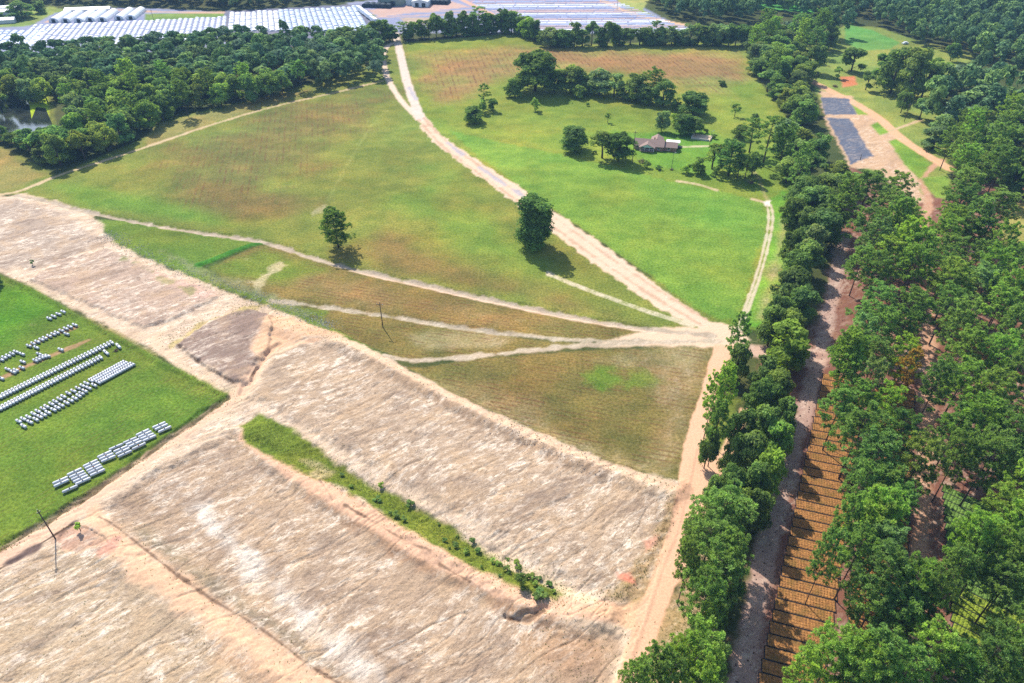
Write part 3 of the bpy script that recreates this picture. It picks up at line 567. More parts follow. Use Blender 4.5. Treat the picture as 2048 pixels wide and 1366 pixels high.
def pine_tree_meshes(seed, h=21.0, R=4.6, cb=.42, nl=30, per=10, need=40, puff=.62, sparse=1.0):
    r = np.random.default_rng(seed); tm = MB()
    top = np.array([r.uniform(-.5, .5), r.uniform(-.5, .5), h]); ax = lambda f: np.array([top[0] * f * f, top[1] * f * f, h * f])
    tm.tube([(0, 0, -.3)] + [tuple(ax(f)) for f in (.25, .5, .75, .98)], [.22, .18, .14, .09, .03], 8)
    PC = []; PD = []
    for k in range(nl):
        f = cb + (1 - cb) * ((k + r.uniform(0, 1)) / nl) ** .9 * .97; u = (f - cb) / (1 - cb)
        ln = R * (1.02 * math.sqrt(max(.04, 1 - ((u - .32) / .74) ** 2))) * r.uniform(.65, 1.12)
        az = k * 2.4 + r.uniform(-.5, .5); a = ax(f); el = -.12 + .95 * u + r.uniform(-.12, .18)
        dh = np.array([math.cos(az), math.sin(az), 0])
        pt = lambda s: a + dh * ln * s * math.cos(el * .7) + np.array([0, 0, ln * (math.sin(el) * s * .55 + .22 * s * s)])
        tm.tube([a, pt(.35), pt(.7), pt(1)], [.06, .045, .03, .012], 5, False)
        side = np.cross(dh, (0, 0, 1))
        for j in range(max(3, int(per * (.5 + .6 * ln / R) * sparse))):
            s = r.uniform(.34, 1.04); q = pt(s); w = ln * .36 * r.uniform(-1, 1) * (1.25 - .55 * s)
            e = q + side * w + dh * abs(w) * .3 + np.array([0, 0, r.uniform(-.15, .5)])
            if j % 2 == 0: tm.tube([q, e], [.03, .012], 4, False)
            PC.append(e); PD.append(unit(dh * .5 + side * np.sign(w) * .4 + np.array([0, 0, .9])))
    for j in range(6): PC.append(ax(.99) + r.normal(size=3) * (.5, .5, .35)); PD.append(np.array([0, 0, 1.]))
    PC = np.array(PC); PD = np.array(PD); n = len(PC); pr = puff * r.uniform(.75, 1.3, n); ptone = r.uniform(0, 1, n)
    d = rdir(n * need, r); k = np.repeat(np.arange(n), need); d = unit(d + .75 * PD[k])
    base = PC[k] + d * (pr[k] * .15)[:, None]; tip = PC[k] + d * (pr[k] * r.uniform(.8, 1.2, n * need))[:, None] + np.array([0, 0, -.04])
    wv = unit(np.cross(d, rdir(n * need, r))) * (pr[k] * r.uniform(.11, .18, n * need))[:, None]
    mid = base * .45 + tip * .55
    V = np.stack([base, mid + wv, tip, mid - wv], 1).reshape(-1, 3); q = np.arange(len(V)).reshape(-1, 4)
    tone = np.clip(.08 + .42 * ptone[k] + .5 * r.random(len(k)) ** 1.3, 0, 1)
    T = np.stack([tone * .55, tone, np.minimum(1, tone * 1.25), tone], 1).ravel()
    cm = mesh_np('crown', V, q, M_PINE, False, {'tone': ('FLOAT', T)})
    return dict(crown=cm, trunk=tm.mesh('trunk', M_BARK, True), h=h, R=R, zc=h * (.5 + .5 * cb) * .98)
def broad_tree_meshes(seed, h=13.0, R=5.0, nleaf=4200, size=.46, lobes=22, base=.03, openness=0.0, mat=None, flat=1.0, col=False):
    (V, Fq, T), L = broad_crown(seed, R, h * (1 - base), h * base, nleaf, size, lobes, openness, flat, col)
    cm = mesh_np('crown', V, Fq, mat or M_LEAF, False, {'tone': ('FLOAT', T)})
    return dict(crown=cm, trunk=trunk_mb(h, .028 * h * .6 + .05, L, np.random.default_rng(seed + 1)).mesh('trunk', M_BARK, True), h=h, R=R, zc=h * .6)
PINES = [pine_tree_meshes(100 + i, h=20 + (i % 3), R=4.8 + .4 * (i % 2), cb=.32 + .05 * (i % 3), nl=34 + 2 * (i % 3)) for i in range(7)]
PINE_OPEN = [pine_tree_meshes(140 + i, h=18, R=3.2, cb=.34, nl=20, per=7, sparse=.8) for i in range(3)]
BROADS = [broad_tree_meshes(200 + i, h=13 + (i % 3), R=4.9 + .3 * (i % 4), lobes=19 + 3 * (i % 4)) for i in range(9)]
NEARB = [broad_tree_meshes(230 + i, h=14, R=5.0, nleaf=8000, size=.38, lobes=24 + 4 * i, base=.02, openness=.3) for i in range(5)]
AIRY = [broad_tree_meshes(260 + i, h=11, R=3.8, nleaf=2600, size=.34, lobes=15, base=.3, openness=.42) for i in range(3)]
SHRUBS = [broad_tree_meshes(280 + i, h=2.0, R=.95, nleaf=420, size=.17, lobes=8, base=.02) for i in range(4)]
BUSHES = [broad_tree_meshes(290 + i, h=4.0, R=2.2, nleaf=1500, size=.22, lobes=14, base=.03) for i in range(3)]

TONES = {'reddish brown': (2.3, .95, .8, 1), 'dark green': (.86, .88, .86, 1), 'mid green': (1, 1, 1, 1), 'bright green': (1.35, 1.28, 1.0, 1), 'yellowish green': (1.5, 1.38, .85, 1), 'bluish green': (.90, .98, 1.15, 1), 'greyish green': (1.15, 1.05, 1.5, 1), 'olive': (1.2, 1.03, .92, 1)}
TREES = []                 # (zone, kind, tone, object, px depth) for labels
def add_tree(kind, var, x, y, h, R, tone, zone, label=None, group=None, rz=None, jit=.2):
    t = var; z = float(zfun(x, y)[0]) if zone in ('ditch', 'sand', 'lower') else 0.0
    sx = R / t['R']; sz = h / t['h']
    o = empty(kind, (x, y, z), random.uniform(0, 6.28) if rz is None else rz, (sx, sx, sz))
    c = put('crown', t['crown'], o); k = put('trunk', t['trunk'], o)
    q = TONES[tone]; j = 1 + random.uniform(-jit, jit)
    c.color = (q[0] * j * (1 + random.uniform(-.10, .10)), q[1] * j, q[2] * j * (1 + random.uniform(-.08, .08)), 1)
    if label: tag(o, label, 'tree' if 'tree' in kind else kind.replace('_', ' '), group)
    else: o['category'] = 'tree' if 'tree' in kind else kind.replace('_', ' '); TREES.append((zone, kind, tone, o, math.hypot(x, y), h, R, x, y))
    return o
def tree_at(kind, pool, px, py, wpx, tone, zone, hr=None, label=None, group=None, h=None):
    """crown centre seen along the bearing (px,py), crown width wpx"""
    var = random.choice(pool); hh = h or var['h']
    for _ in range(3):
        zc = hh * var['zc'] / var['h']; p = G(px, py, zc); dep = p[1] * cT + (H - zc) * sT; R = wpx * dep / F / 2
        if hr: hh = 2 * R * hr
    return add_tree(kind, var, p[0], p[1], hh, R, tone, zone, label, group)
def tree_base(kind, pool, px, py, toppy, wpx, tone, zone, label=None, group=None):
    """foot of the tree seen along (px,py), its top at image height toppy"""
    p = G(px, py); lo_, hi_ = .3, 40
    for _ in range(30):
        m = (lo_ + hi_) / 2
        if project(p[0], p[1], m)[1] > toppy: lo_ = m
        else: hi_ = m
    dep = p[1] * cT + H * sT; var = random.choice(pool)
    return add_tree(kind, var, p[0], p[1], m, wpx * dep / F / 2, tone, zone, label, group)

KEEP = [GP(q) for q in ()]
KV = [[(1692, 480), (1672, 560), (1640, 640), (1622, 760), (1600, 800), (1585, 900), (1552, 1010), (1500, 1200), (1462, 1366), (1520, 1366), (1570, 1160), (1600, 1000), (1640, 800), (1665, 700), (1700, 620)],
      [(1640, 770), (1630, 800), (1605, 950), (1560, 1130), (1512, 1366), (1600, 1310), (1645, 1270), (1660, 1180), (1620, 1100), (1655, 960), (1650, 860)],
      [(1842, 830), (1872, 830), (1870, 905), (1846, 905)], [(1822, 1000), (1882, 990), (1880, 1140), (1826, 1140)],
      [(1884, 985), (1985, 1030), (1930, 1062), (1886, 1080)], [(1905, 1225), (1985, 1240), (1970, 1290), (1910, 1280)],
      [(1618, 158), (1760, 215), (1900, 320), (1900, 345), (1840, 352), (1865, 410), (1850, 440), (1835, 400), (1800, 330), (1760, 330), (1700, 330), (1650, 235), (1640, 190)],
      [(-50, 190), (102, 186), (98, 250), (-50, 256)], [(1700, 55), (1795, 85), (1730, 98), (1700, 90)], [(1660, 130), (1790, 150), (1760, 200), (1660, 165)], [(1745, 712), (1800, 720), (1830, 760), (1770, 760)], [(1960, 340), (2048, 400), (2048, 480), (1990, 470)],
      [(1518, 6), (1626, 6), (1626, 26), (1518, 18)], [(1700, 560), (1730, 560), (1700, 690), (1672, 690)]]
KV = [np.array(q, float) for q in KV]
def shows_kept(x, y, h, R, kk=.82):
    pts = [(x, y, h * .9)] + [(x + R * kk * math.cos(a), y + R * kk * math.sin(a), h * f) for a in np.arange(0, 6.28, .785) for f in (.55, .8)]
    Q = np.array([project(*p) for p in pts])
    return any(inside(Q, k).any() for k in KV)
def poisson(polyW, dmin, seed, avoid=None, tries=60000):
    r = np.random.default_rng(seed); lo_, hi_ = polyW.min(0), polyW.max(0); n = int(min(tries, 14 * np.prod(hi_ - lo_) / dmin ** 2))
    C = r.uniform(lo_, hi_, (n, 2)); C = C[inside(C, polyW)]; grid = {}; out = []
    for p in (avoid or []): grid.setdefault((int(p[0] // dmin), int(p[1] // dmin)), []).append(p)
    for p in C:
        gx, gy = int(p[0] // dmin), int(p[1] // dmin)
        if any((p[0] - q[0]) ** 2 + (p[1] - q[1]) ** 2 < dmin * dmin for i in (-1, 0, 1) for j in (-1, 0, 1) for q in grid.get((gx + i, gy + j), ())): continue
        grid.setdefault((gx, gy), []).append(p); out.append(p)
    return out
FAR = []                   # trees of the far woods: (x,y,h,R,tone rgb)
exec_zones = []
def zone_fill(zone, pts, zc, dmin, seed, mixf, hpine=(17, 22), hbroad=(10, 14), keep=True, cap=None, tones_b=None, tones_p=None, rk=1.0):
    got = [np.array([t[7], t[8]]) for t in TREES]
    P = poisson(GP(pts, zc), dmin, seed, got); P.sort(key=lambda p: p[1]); n = 0
    for p in P:
        pine = random.random() < mixf; h = random.uniform(*(hpine if pine else hbroad)); R = (dmin * random.uniform(.52, .66) if pine else dmin * random.uniform(.64, .84)) * rk
        if keep and shows_kept(p[0], p[1], h, R): continue
        tone = random.choice(tones_p or ('mid green', 'mid green', 'bright green', 'dark green', 'bluish green')) if pine else random.choice(tones_b or ('mid green', 'mid green', 'dark green', 'bright green', 'greyish green', 'olive'))
        if cap is not None and n >= cap:
            FAR.append((p[0], p[1], h, R, np.array(TONES[tone][:3]))); continue
        add_tree('pine_tree' if pine else 'broadleaf_tree', random.choice(PINES if pine else BROADS), p[0], p[1], h, R, tone, zone); n += 1
# ---------------------------------------------------------------- trees that stand alone or can be pointed at
OAK = [broad_tree_meshes(301, h=20, R=5.2, nleaf=22000, size=.36, lobes=110, base=.0, col=True)]
YPINE = [pine_tree_meshes(302, h=14, R=3.7, cb=.12, nl=40, per=10, need=26, puff=.62)]
tree_base('broadleaf_tree', OAK, 1068, 494, 384, 82, 'dark green', 'lone', 'big dark column shaped tree standing alone beside the pale dirt road')
tree_base('pine_tree', YPINE, 677, 495, 423, 62, 'dark green', 'lone', 'dark bushy pine standing alone in the middle of the great meadow')
for bx, by, ty, w, kind, pool, tone, lab in [
    (1070, 182, 98, 92, 'broadleaf_tree', NEARB, 'dark green', 'tallest broad dark oak in the meadow hedge'),
    (1030, 194, 152, 38, 'broadleaf_tree', BROADS, 'dark green', 'small dark tree left of the tall oak in the meadow hedge'),
    (1108, 182, 138, 58, 'broadleaf_tree', BROADS, 'mid green', 'low round tree right beside the tall oak in the hedge'),
    (1142, 184, 130, 62, 'broadleaf_tree', BROADS, 'olive', 'yellowish round tree behind the light green bush in the hedge'),
    (1172, 186, 146, 40, 'broadleaf_tree', BROADS, 'dark green', 'low dark tree between two taller ones in the meadow hedge'),
    (1198, 190, 136, 58, 'broadleaf_tree', BROADS, 'greyish green', 'pale broad crown in the middle of the meadow hedge'),
    (1228, 192, 144, 42, 'broadleaf_tree', AIRY, 'greyish green', 'thin airy tree in the middle of the meadow hedge'),
    (1250, 198, 168, 40, 'broadleaf_tree', BROADS, 'dark green', 'low dark scrubby tree in front of the hedge dip'),
    (1270, 200, 146, 50, 'broadleaf_tree', BROADS, 'mid green', 'round tree near the lower end of the meadow hedge'),
    (1304, 200, 140, 46, 'pine_tree', PINES, 'dark green', 'pine crown rising above the lower end of the meadow hedge'),
    (1292, 206, 166, 48, 'broadleaf_tree', BROADS, 'dark green', 'dark low tree under the hedge pine'),
    (1326, 211, 158, 46, 'broadleaf_tree', BROADS, 'mid green', 'last tree at the lower end of the meadow hedge'),
    (1158, 195, 168, 30, 'bush', BUSHES, 'olive', 'light olive round bush standing before the meadow hedge'),
    (1070, 222, 195, 19, 'bush', BUSHES, 'bright green', 'upright light green bush beside a grey patch in the meadow'),
    (1175, 212, 205, 7, 'bush', BUSHES, 'dark green', 'tiny dark bush alone below the meadow hedge'),
    (1215, 245, 224, 12, 'broadleaf_tree', AIRY, 'olive', 'small slender tree alone in the meadow above the house'),
    (1385, 228, 182, 58, 'broadleaf_tree', NEARB, 'dark green', 'big dark round tree behind the house on the meadow'),
    (1351, 220, 195, 20, 'bush', BUSHES, 'dark green', 'dark bush at the foot of the big round tree'),
    (1322, 262, 219, 32, 'broadleaf_tree', BROADS, 'greyish green', 'narrow tree with a dark trunk right behind the house'),
    (1348, 245, 227, 20, 'bush', BUSHES, 'yellowish green', 'bright yellow green bush behind the house trees'),
    (1364, 267, 226, 40, 'broadleaf_tree', NEARB, 'dark green', 'dark dense tree behind the house, the left of a joined pair'),
    (1388, 267, 234, 34, 'broadleaf_tree', NEARB, 'dark green', 'dark dense tree behind the house, the right of a joined pair'),
    (1148, 301, 251, 56, 'broadleaf_tree', NEARB, 'dark green', 'round dark tree alone left of the brick house'),
    (1204, 316, 259, 52, 'broadleaf_tree', AIRY, 'olive', 'airy tree with forked trunk left of the dark dense tree'),
    (1237, 322, 262, 56, 'broadleaf_tree', NEARB, 'dark green', 'big dark dense tree at the left end of the house'),
    (1443, 171, 160, 19, 'bush', BUSHES, 'dark green', 'low dark bush alone in the reddish ploughed meadow'),
    (1469, 233, 206, 20, 'broadleaf_tree', AIRY, 'bright green', 'small airy tree alone in the right part of the meadow'),
    (948, 244, 212, 44, 'broadleaf_tree', NEARB, 'dark green', 'bushiest dark tree of the clump above the dirt road'),
    (968, 216, 171, 26, 'pine_tree', PINE_OPEN, 'dark green', 'thin tall pine in the clump above the dirt road'),
    (986, 222, 196, 24, 'bush', BUSHES, 'dark green', 'dark bush at the right of the clump above the road'),
    (966, 226, 198, 22, 'bush', BUSHES, 'mid green', 'bush in the middle of the clump above the road'),
    (1373, 346, 328, 22, 'bush', BUSHES, 'yellowish green', 'bright round bush below the house, the smaller of two'),
    (1396, 347, 314, 27, 'broadleaf_tree', NEARB, 'bright green', 'bright dense little tree beside the round bush below the house'),
    (1424, 338, 288, 46, 'broadleaf_tree', AIRY, 'olive', 'yellow brown airy tree at the drive below the house'),
    (1430, 355, 331, 15, 'bush', BUSHES, 'dark green', 'small dark bush under the yellow brown airy tree'),
    (1456, 351, 286, 54, 'pine_tree', YPINE, 'bluish green', 'broad blue green pine in the row below the house'),
    (1474, 358, 310, 24, 'broadleaf_tree', AIRY, 'olive', 'thin browning tree in the row below the house'),
    (1489, 360, 300, 26, 'broadleaf_tree', AIRY, 'olive', 'thin reddish tree beside the browning tree'),
    (1503, 352, 303, 34, 'broadleaf_tree', BROADS, 'mid green', 'green tree ending the row below the house'),
    (1498, 306, 240, 44, 'pine_tree', PINE_OPEN, 'dark green', 'leaning dark pine right of the drive'),
    (1525, 332, 236, 48, 'pine_tree', PINE_OPEN, 'mid green', 'tall bare trunked pine at the drive end'),
    (1479, 275, 250, 34, 'broadleaf_tree', BROADS, 'dark green', 'low dark tree above the leaning pine'),
    (1507, 246, 226, 20, 'bush', BUSHES, 'mid green', 'small round bush left of the tall tree strip'),
    (1190, 307, 301, 9, 'bush', BUSHES, 'dark green', 'small dark bush right of the round tree'),
    (1293, 335, 321, 16, 'bush', BUSHES, 'mid green', 'leafy bush at the brush heap below the house'),
    (1318, 339, 331, 14, 'bush', BUSHES, 'dark green', 'small dark bush in the lawn by the lamp pole'),
    (1412, 266, 257, 10, 'bush', BUSHES, 'mid green', 'small bush behind the walled sand pen'),
    (1428, 277, 268, 12, 'bush', BUSHES, 'dark green', 'dark little bush right of the sand pen'),
    (1626, 146, 88, 38, 'broadleaf_tree', BROADS, 'dark green', 'tall dark tree at the upper end of the orange road'),
    (1702, 143, 90, 44, 'broadleaf_tree', BROADS, 'mid green', 'broad tree above the bare orange patch'),
    (1675, 157, 132, 19, 'broadleaf_tree', BROADS, 'bright green', 'small bright tree left of the orange patch'),
    (1731, 180, 140, 28, 'broadleaf_tree', BROADS, 'dark green', 'small dark tree right of the orange patch'),
    (1780, 186, 90, 62, 'broadleaf_tree', BROADS, 'dark green', 'big dark tree in the homestead grove'),
    (1812, 196, 92, 58, 'broadleaf_tree', BROADS, 'olive', 'big yellowish tree in the homestead grove'),
    (1760, 168, 100, 48, 'broadleaf_tree', BROADS, 'mid green', 'tree at the left of the homestead grove'),
    (1842, 196, 116, 56, 'broadleaf_tree', BROADS, 'mid green', 'tree at the right of the homestead grove'),
    (1866, 176, 112, 46, 'broadleaf_tree', BROADS, 'bright green', 'light tree behind the homestead grove'),
    (1801, 226, 180, 28, 'broadleaf_tree', BROADS, 'mid green', 'single tree beside the narrow path off the orange road'),
    (1838, 238, 194, 34, 'broadleaf_tree', BROADS, 'dark green', 'single dark tree at the end of the narrow path'),
    (1900, 122, 84, 26, 'broadleaf_tree', BROADS, 'dark green', 'single tree in the gap before the far wood'),
    (30, 42, 24, 30, 'broadleaf_tree', BROADS, 'bluish green', 'round tree beside the far white sheds'), (45, 36, 2, 44, 'broadleaf_tree', BROADS, 'bluish green', 'tall tree beside the far white sheds'), (80, 26, 0, 30, 'broadleaf_tree', BROADS, 'bluish green', 'tree at the edge of the far wood above the sheds'),
    (2, 44, 24, 24, 'broadleaf_tree', BROADS, 'dark green', 'dark tree before the far white sheds'),
    (66, 530, 518, 8, 'bush', SHRUBS, 'dark green', 'lone dark sapling on the pale sand terrace'),
    (-2, 570, 545, 20, 'bush', BUSHES, 'dark green', 'dark bush at the upper edge of the tank lawn'),
    (162, 1062, 1046, 16, 'sapling', SHRUBS, 'yellowish green', 'yellow green sapling growing on the sand below the tank lawn'),
    (1042, 1172, 1150, 26, 'bush', BUSHES, 'mid green', 'largest bush at the lower end of the green ditch')]:
    tree_base(kind, pool, bx, by, ty, w * 1.12, tone, 'sand' if kind == 'sapling' else 'lone', lab)
# hedge along the far side of the meadow, tree by tree
hl = [(742, 86), (790, 80), (860, 76), (960, 68), (1030, 64), (1062, 78), (1090, 93), (1160, 93), (1250, 89), (1350, 89), (1500, 92)]
x = 690.0; nth = 0; names_ = 'first second third fourth fifth sixth seventh eighth ninth tenth eleventh twelfth thirteenth fourteenth fifteenth sixteenth seventeenth eighteenth nineteenth twentieth'.split()
tens = 'twenty thirty forty fifty'.split()
def ordinal(n):
    if n < 20: return names_[n]
    q, r = divmod(n + 1, 10); return (tens[q - 2][:-1] + 'ieth') if r == 0 else tens[q - 2] + '-' + names_[r - 1]
while x < 1505:
    y = np.interp(x, [p[0] for p in hl], [p[1] for p in hl]) if x > 742 else 92
    if not 784 < x < 800:
        hp = random.choice((34, 40, 46, 52, 38)) * (.85 if x > 1340 and x < 1400 else 1); w = random.uniform(28, 46)
        tone = random.choice(('dark green', 'dark green', 'mid green', 'greyish green', 'dark green'))
        if 1042 < x < 1060: tone, hp, w = 'yellowish green', 44, 44
        side = 'right' if x > 792 else 'left'
        nth += 1
        tree_base('broadleaf_tree', AIRY + BROADS if random.random() < .8 else PINE_OPEN, x, y, y - hp, w, tone, 'hedge', f'{tone} tree, {ordinal(nth - 1)} from the left in the far hedge of the meadow')
        if random.random() < .6: tree_base('broadleaf_tree', BROADS, x + 6, y + 1, y - random.uniform(14, 22), random.uniform(26, 36), 'dark green', 'hedgelow')
    x += random.uniform(11, 19)
# strip between the sand road and the dirt lane
def crop(lst, ox, oy, s): return [(ox + a / s, oy + b / s, w / s, *r) for a, b, w, *r in lst]
B, P_ = ('broadleaf_tree', NEARB, 1.5), ('pine_tree', PINES, 2.3)
STRIP = crop([(420, 60, 260, B, 'dark green'), (330, 230, 210, B, 'dark green'), (560, 330, 310, B, 'mid green'), (480, 440, 200, B, 'greyish green'), (430, 560, 250, B, 'mid green'), (350, 640, 240, B, 'mid green'), (330, 780, 300, B, 'dark green'), (400, 900, 230, B, 'mid green'), (230, 960, 230, B, 'mid green'), (180, 1060, 220, B, 'mid green'), (300, 1080, 230, B, 'bright green'), (280, 1200, 400, B, 'yellowish green'), (480, 150, 280, B, 'dark green'), (640, 60, 260, B, 'dark green'), (620, 220, 240, B, 'dark green'), (450, 300, 200, B, 'mid green'), (310, 480, 150, B, 'dark green')], 1500, 360, 3.737)
STRIP += [(1478, 672, 44, P_, 'mid green'), (1475, 720, 54, B, 'mid green'), (1530, 745, 62, B, 'mid green'), (1555, 772, 66, B, 'bright green'), (1530, 790, 70, B, 'mid green'), (1570, 830, 60, B, 'dark green'), (1425, 800, 46, P_, 'bright green'), (1436, 850, 52, P_, 'mid green'), (1452, 775, 46, P_, 'bright green'), (1420, 885, 40, B, 'mid green'),
    (1530, 850, 70, B, 'mid green'), (1490, 850, 62, B, 'dark green'), (1560, 880, 62, B, 'bright green'), (1505, 900, 64, B, 'mid green'), (1540, 935, 66, B, 'yellowish green'), (1470, 900, 46, B, 'mid green'), (1515, 960, 62, B, 'mid green'), (1465, 965, 60, B, 'dark green'), (1520, 1010, 62, B, 'dark green'), (1480, 1010, 60, B, 'bright green'), (1430, 985, 46, B, 'mid green')]
STRIP += crop([(1660, 110, 420, P_, 'mid green'), (1800, 60, 220, B, 'dark green'), (1560, 330, 430, P_, 'mid green'), (1700, 400, 300, P_, 'mid green'), (1590, 560, 440, P_, 'mid green'), (1400, 480, 200, P_, 'mid green'), (1700, 620, 250, B, 'dark green'), (1520, 760, 340, P_, 'dark green'), (1570, 900, 300, B, 'dark green'), (1500, 1150, 400, P_, 'bright green'), (1360, 1240, 300, P_, 'bright green'), (1600, 1200, 260, B, 'mid green'), (1160, 1280, 260, P_, 'mid green'), (1000, 1370, 250, P_, 'mid green'), (1250, 1390, 300, P_, 'mid green'), (1480, 1390, 300, P_, 'bright green'), (1440, 250, 160, B, 'mid green')], 1000, 1000, 3.733)
for px, py, w, (kind, pool, hr), tone in STRIP:
    tree_at(kind, pool, px, py, w, tone, 'strip', h=None if kind == 'broadleaf_tree' and w < 70 else (19 if kind == 'pine_tree' else 15))
# pines about the plant beds
BED = crop([(830, 200, 430, 'bright green'), (960, 400, 360, 'greyish green'), (650, 170, 230, 'mid green'), (700, 440, 300, 'mid green'), (960, 610, 420, 'mid green'), (1200, 700, 420, 'bright green'), (820, 830, 400, 'mid green'), (1120, 900, 380, 'mid green'), (1320, 780, 340, 'dark green'), (490, 430, 210, 'mid green'), (520, 1180, 420, 'bright green'), (900, 1230, 420, 'mid green'), (1330, 1150, 420, 'bright green'), (700, 1330, 420, 'bright green'), (1150, 1340, 400, 'mid green'), (300, 1350, 300, 'bright green'), (1640, 300, 330, 'bright green'), (1750, 430, 400, 'bright green'), (1530, 560, 300, 'mid green'), (1950, 200, 300, 'bright green'), (1880, 640, 380, 'mid green'), (2020, 480, 300, 'mid green'), (1960, 1010, 360, 'mid green'), (1780, 1200, 380, 'mid green'), (1980, 1250, 360, 'bright green'), (1560, 1260, 300, 'mid green')], 1500, 1000, 3.732)
BED += crop([(690, 120, 250, 'bright green'), (700, 230, 230, 'bright green'), (780, 310, 230, 'greyish green'), (560, 500, 260, 'mid green'), (690, 480, 230, 'dark green'), (950, 530, 290, 'yellowish green'), (690, 700, 380, 'mid green'), (1060, 720, 320, 'dark green'), (830, 890, 400, 'bluish green'), (940, 1060, 340, 'mid green'), (1200, 900, 380, 'olive'), (720, 1080, 260, 'mid green'), (850, 1290, 340, 'bright green'), (1040, 1180, 300, 'mid green'), (1100, 140, 260, 'yellowish green'), (900, 120, 260, 'mid green'), (1560, 100, 340, 'bright green'), (1780, 150, 300, 'bright green'), (1500, 330, 320, 'bright green'), (1750, 420, 370, 'bright green'), (1900, 250, 260, 'mid green'), (1650, 620, 420, 'bright green'), (1840, 720, 420, 'mid green'), (1480, 640, 280, 'mid green'), (1480, 850, 260, 'mid green'), (1700, 870, 380, 'mid green'), (1930, 900, 300, 'mid green'), (1930, 1090, 260, 'bright green'), (1800, 1280, 330, 'bright green'), (1330, 330, 240, 'mid green')], 1500, 680, 3.595)
BED += crop([(880, 60, 300, 'dark green'), (1080, 90, 260, 'dark green'), (720, 140, 240, 'dark green'), (1050, 200, 330, 'mid green'), (1100, 290, 250, 'mid green'), (860, 350, 280, 'mid green'), (1140, 350, 310, 'bright green'), (930, 470, 300, 'greyish green'), (1190, 440, 270, 'yellowish green'), (1010, 580, 310, 'bright green'), (1250, 540, 300, 'bright green'), (820, 640, 220, 'mid green'), (960, 720, 260, 'mid green'), (1230, 660, 310, 'bright green'), (1490, 560, 280, 'mid green'), (1600, 90, 320, 'mid green'), (1850, 200, 320, 'mid green'), (1570, 190, 280, 'dark green'), (1510, 330, 280, 'bright green'), (1700, 300, 240, 'mid green'), (1740, 420, 280, 'bright green'), (1880, 490, 220, 'bright green'), (1700, 600, 200, 'mid green'), (1800, 690, 290, 'bright green'), (1700, 790, 320, 'greyish green'), (1960, 620, 240, 'mid green'), (1900, 850, 260, 'bright green'), (1990, 900, 260, 'mid green'), (1850, 970, 320, 'bright green'), (930, 960, 310, 'mid green'), (1200, 980, 300, 'mid green'), (1460, 960, 340, 'mid green'), (820, 1180, 270, 'greyish green'), (970, 1130, 310, 'mid green'), (1130, 1110, 220, 'dark green'), (750, 1310, 270, 'bright green'), (1560, 1080, 300, 'mid green'), (1960, 1130, 240, 'mid green')], 1500, 360, 3.737)
for px, py, w, tone in BED: tree_at('pine_tree', PINES, px + (20 if px < 1740 and py > 760 else 0), py, w * .93, tone, 'stand', h=random.uniform(17, 23))
tree_at('pine_tree', PINE_OPEN, 1812, 745, 44, 'reddish brown', 'lone', h=19, label='dead reddish brown pine among green pines behind the straw beds')
# woods: nearest trees one by one, the rest behind as one mass
zone_fill('leftwood', [(-150, 130), (60, 122), (250, 107), (450, 95), (640, 90), (735, 88), (765, 128), (758, 158), (680, 172), (590, 188), (420, 222), (320, 242), (278, 275), (180, 326), (112, 336), (60, 312), (0, 282), (-160, 250)], 0, 8.0, 5, .12, hpine=(15, 18), hbroad=(11, 15), cap=95, rk=1.0, tones_b=('mid green', 'dark green', 'mid green', 'bright green', 'greyish green', 'olive', 'bluish green'))
zone_fill('rightstrip', [(1500, 95), (1560, 62), (1600, 70), (1690, 70), (1697, 100), (1620, 118), (1590, 130), (1640, 196), (1655, 250), (1700, 338), (1700, 400), (1650, 430), (1590, 400), (1540, 330), (1560, 285), (1620, 262), (1560, 215), (1505, 160)], 0, 8.4, 11, .2, rk=1.0, cap=62)
zone_fill('stand', [(1700, 330), (1810, 400), (1850, 400), (1870, 330), (1900, 300), (2048, 330), (2260, 420), (2350, 1500), (1700, 1500), (1700, 800), (1680, 600)], 15, 9.4, 13, 1.0, tones_p=('mid green', 'bright green', 'bright green', 'dark green', 'mid green'), cap=52)
zone_fill('rightwood', [(1880, 150), (1960, 130), (2048, 165), (2200, 190), (2400, 420), (2048, 400), (1960, 390), (1905, 330), (1880, 290), (1880, 240), (1850, 200)], 10, 8.6, 17, .35, cap=60)
for pts, s in (([(1290, -40), (1292, 2), (1335, 34), (1410, 50), (1500, 46), (1516, 34), (1516, 20), (1540, 24), (1620, 38), (1690, 44), (1690, 28), (1640, -40)], 21), ([(1640, -44), (1645, 10), (1700, 28), (1780, 62), (1850, 98), (1960, 125), (2060, 165), (2300, 230), (2500, 120), (2400, -44)], 22), ([(-330, -44), (780, -44), (690, 2), (480, 18), (300, 12), (100, 4), (20, 10), (-330, 30)], 23), ([(1516, -40), (1640, -40), (1640, 4), (1516, 4)], 24)):
    for p in poisson(GP(pts), 7.6, s):
        FAR.append((p[0], p[1], random.uniform(12, 19), random.uniform(3.9, 5.4), np.array(TONES[random.choice(('mid green', 'dark green', 'bluish green', 'mid green', 'bright green'))][:3])))
zone_fill('leftwood', [(-120, 262), (60, 284), (120, 280), (180, 290), (150, 330), (112, 338), (60, 318), (0, 288), (-120, 276)], 0, 5.6, 55, .0, hbroad=(5.5, 8), keep=False, cap=26)
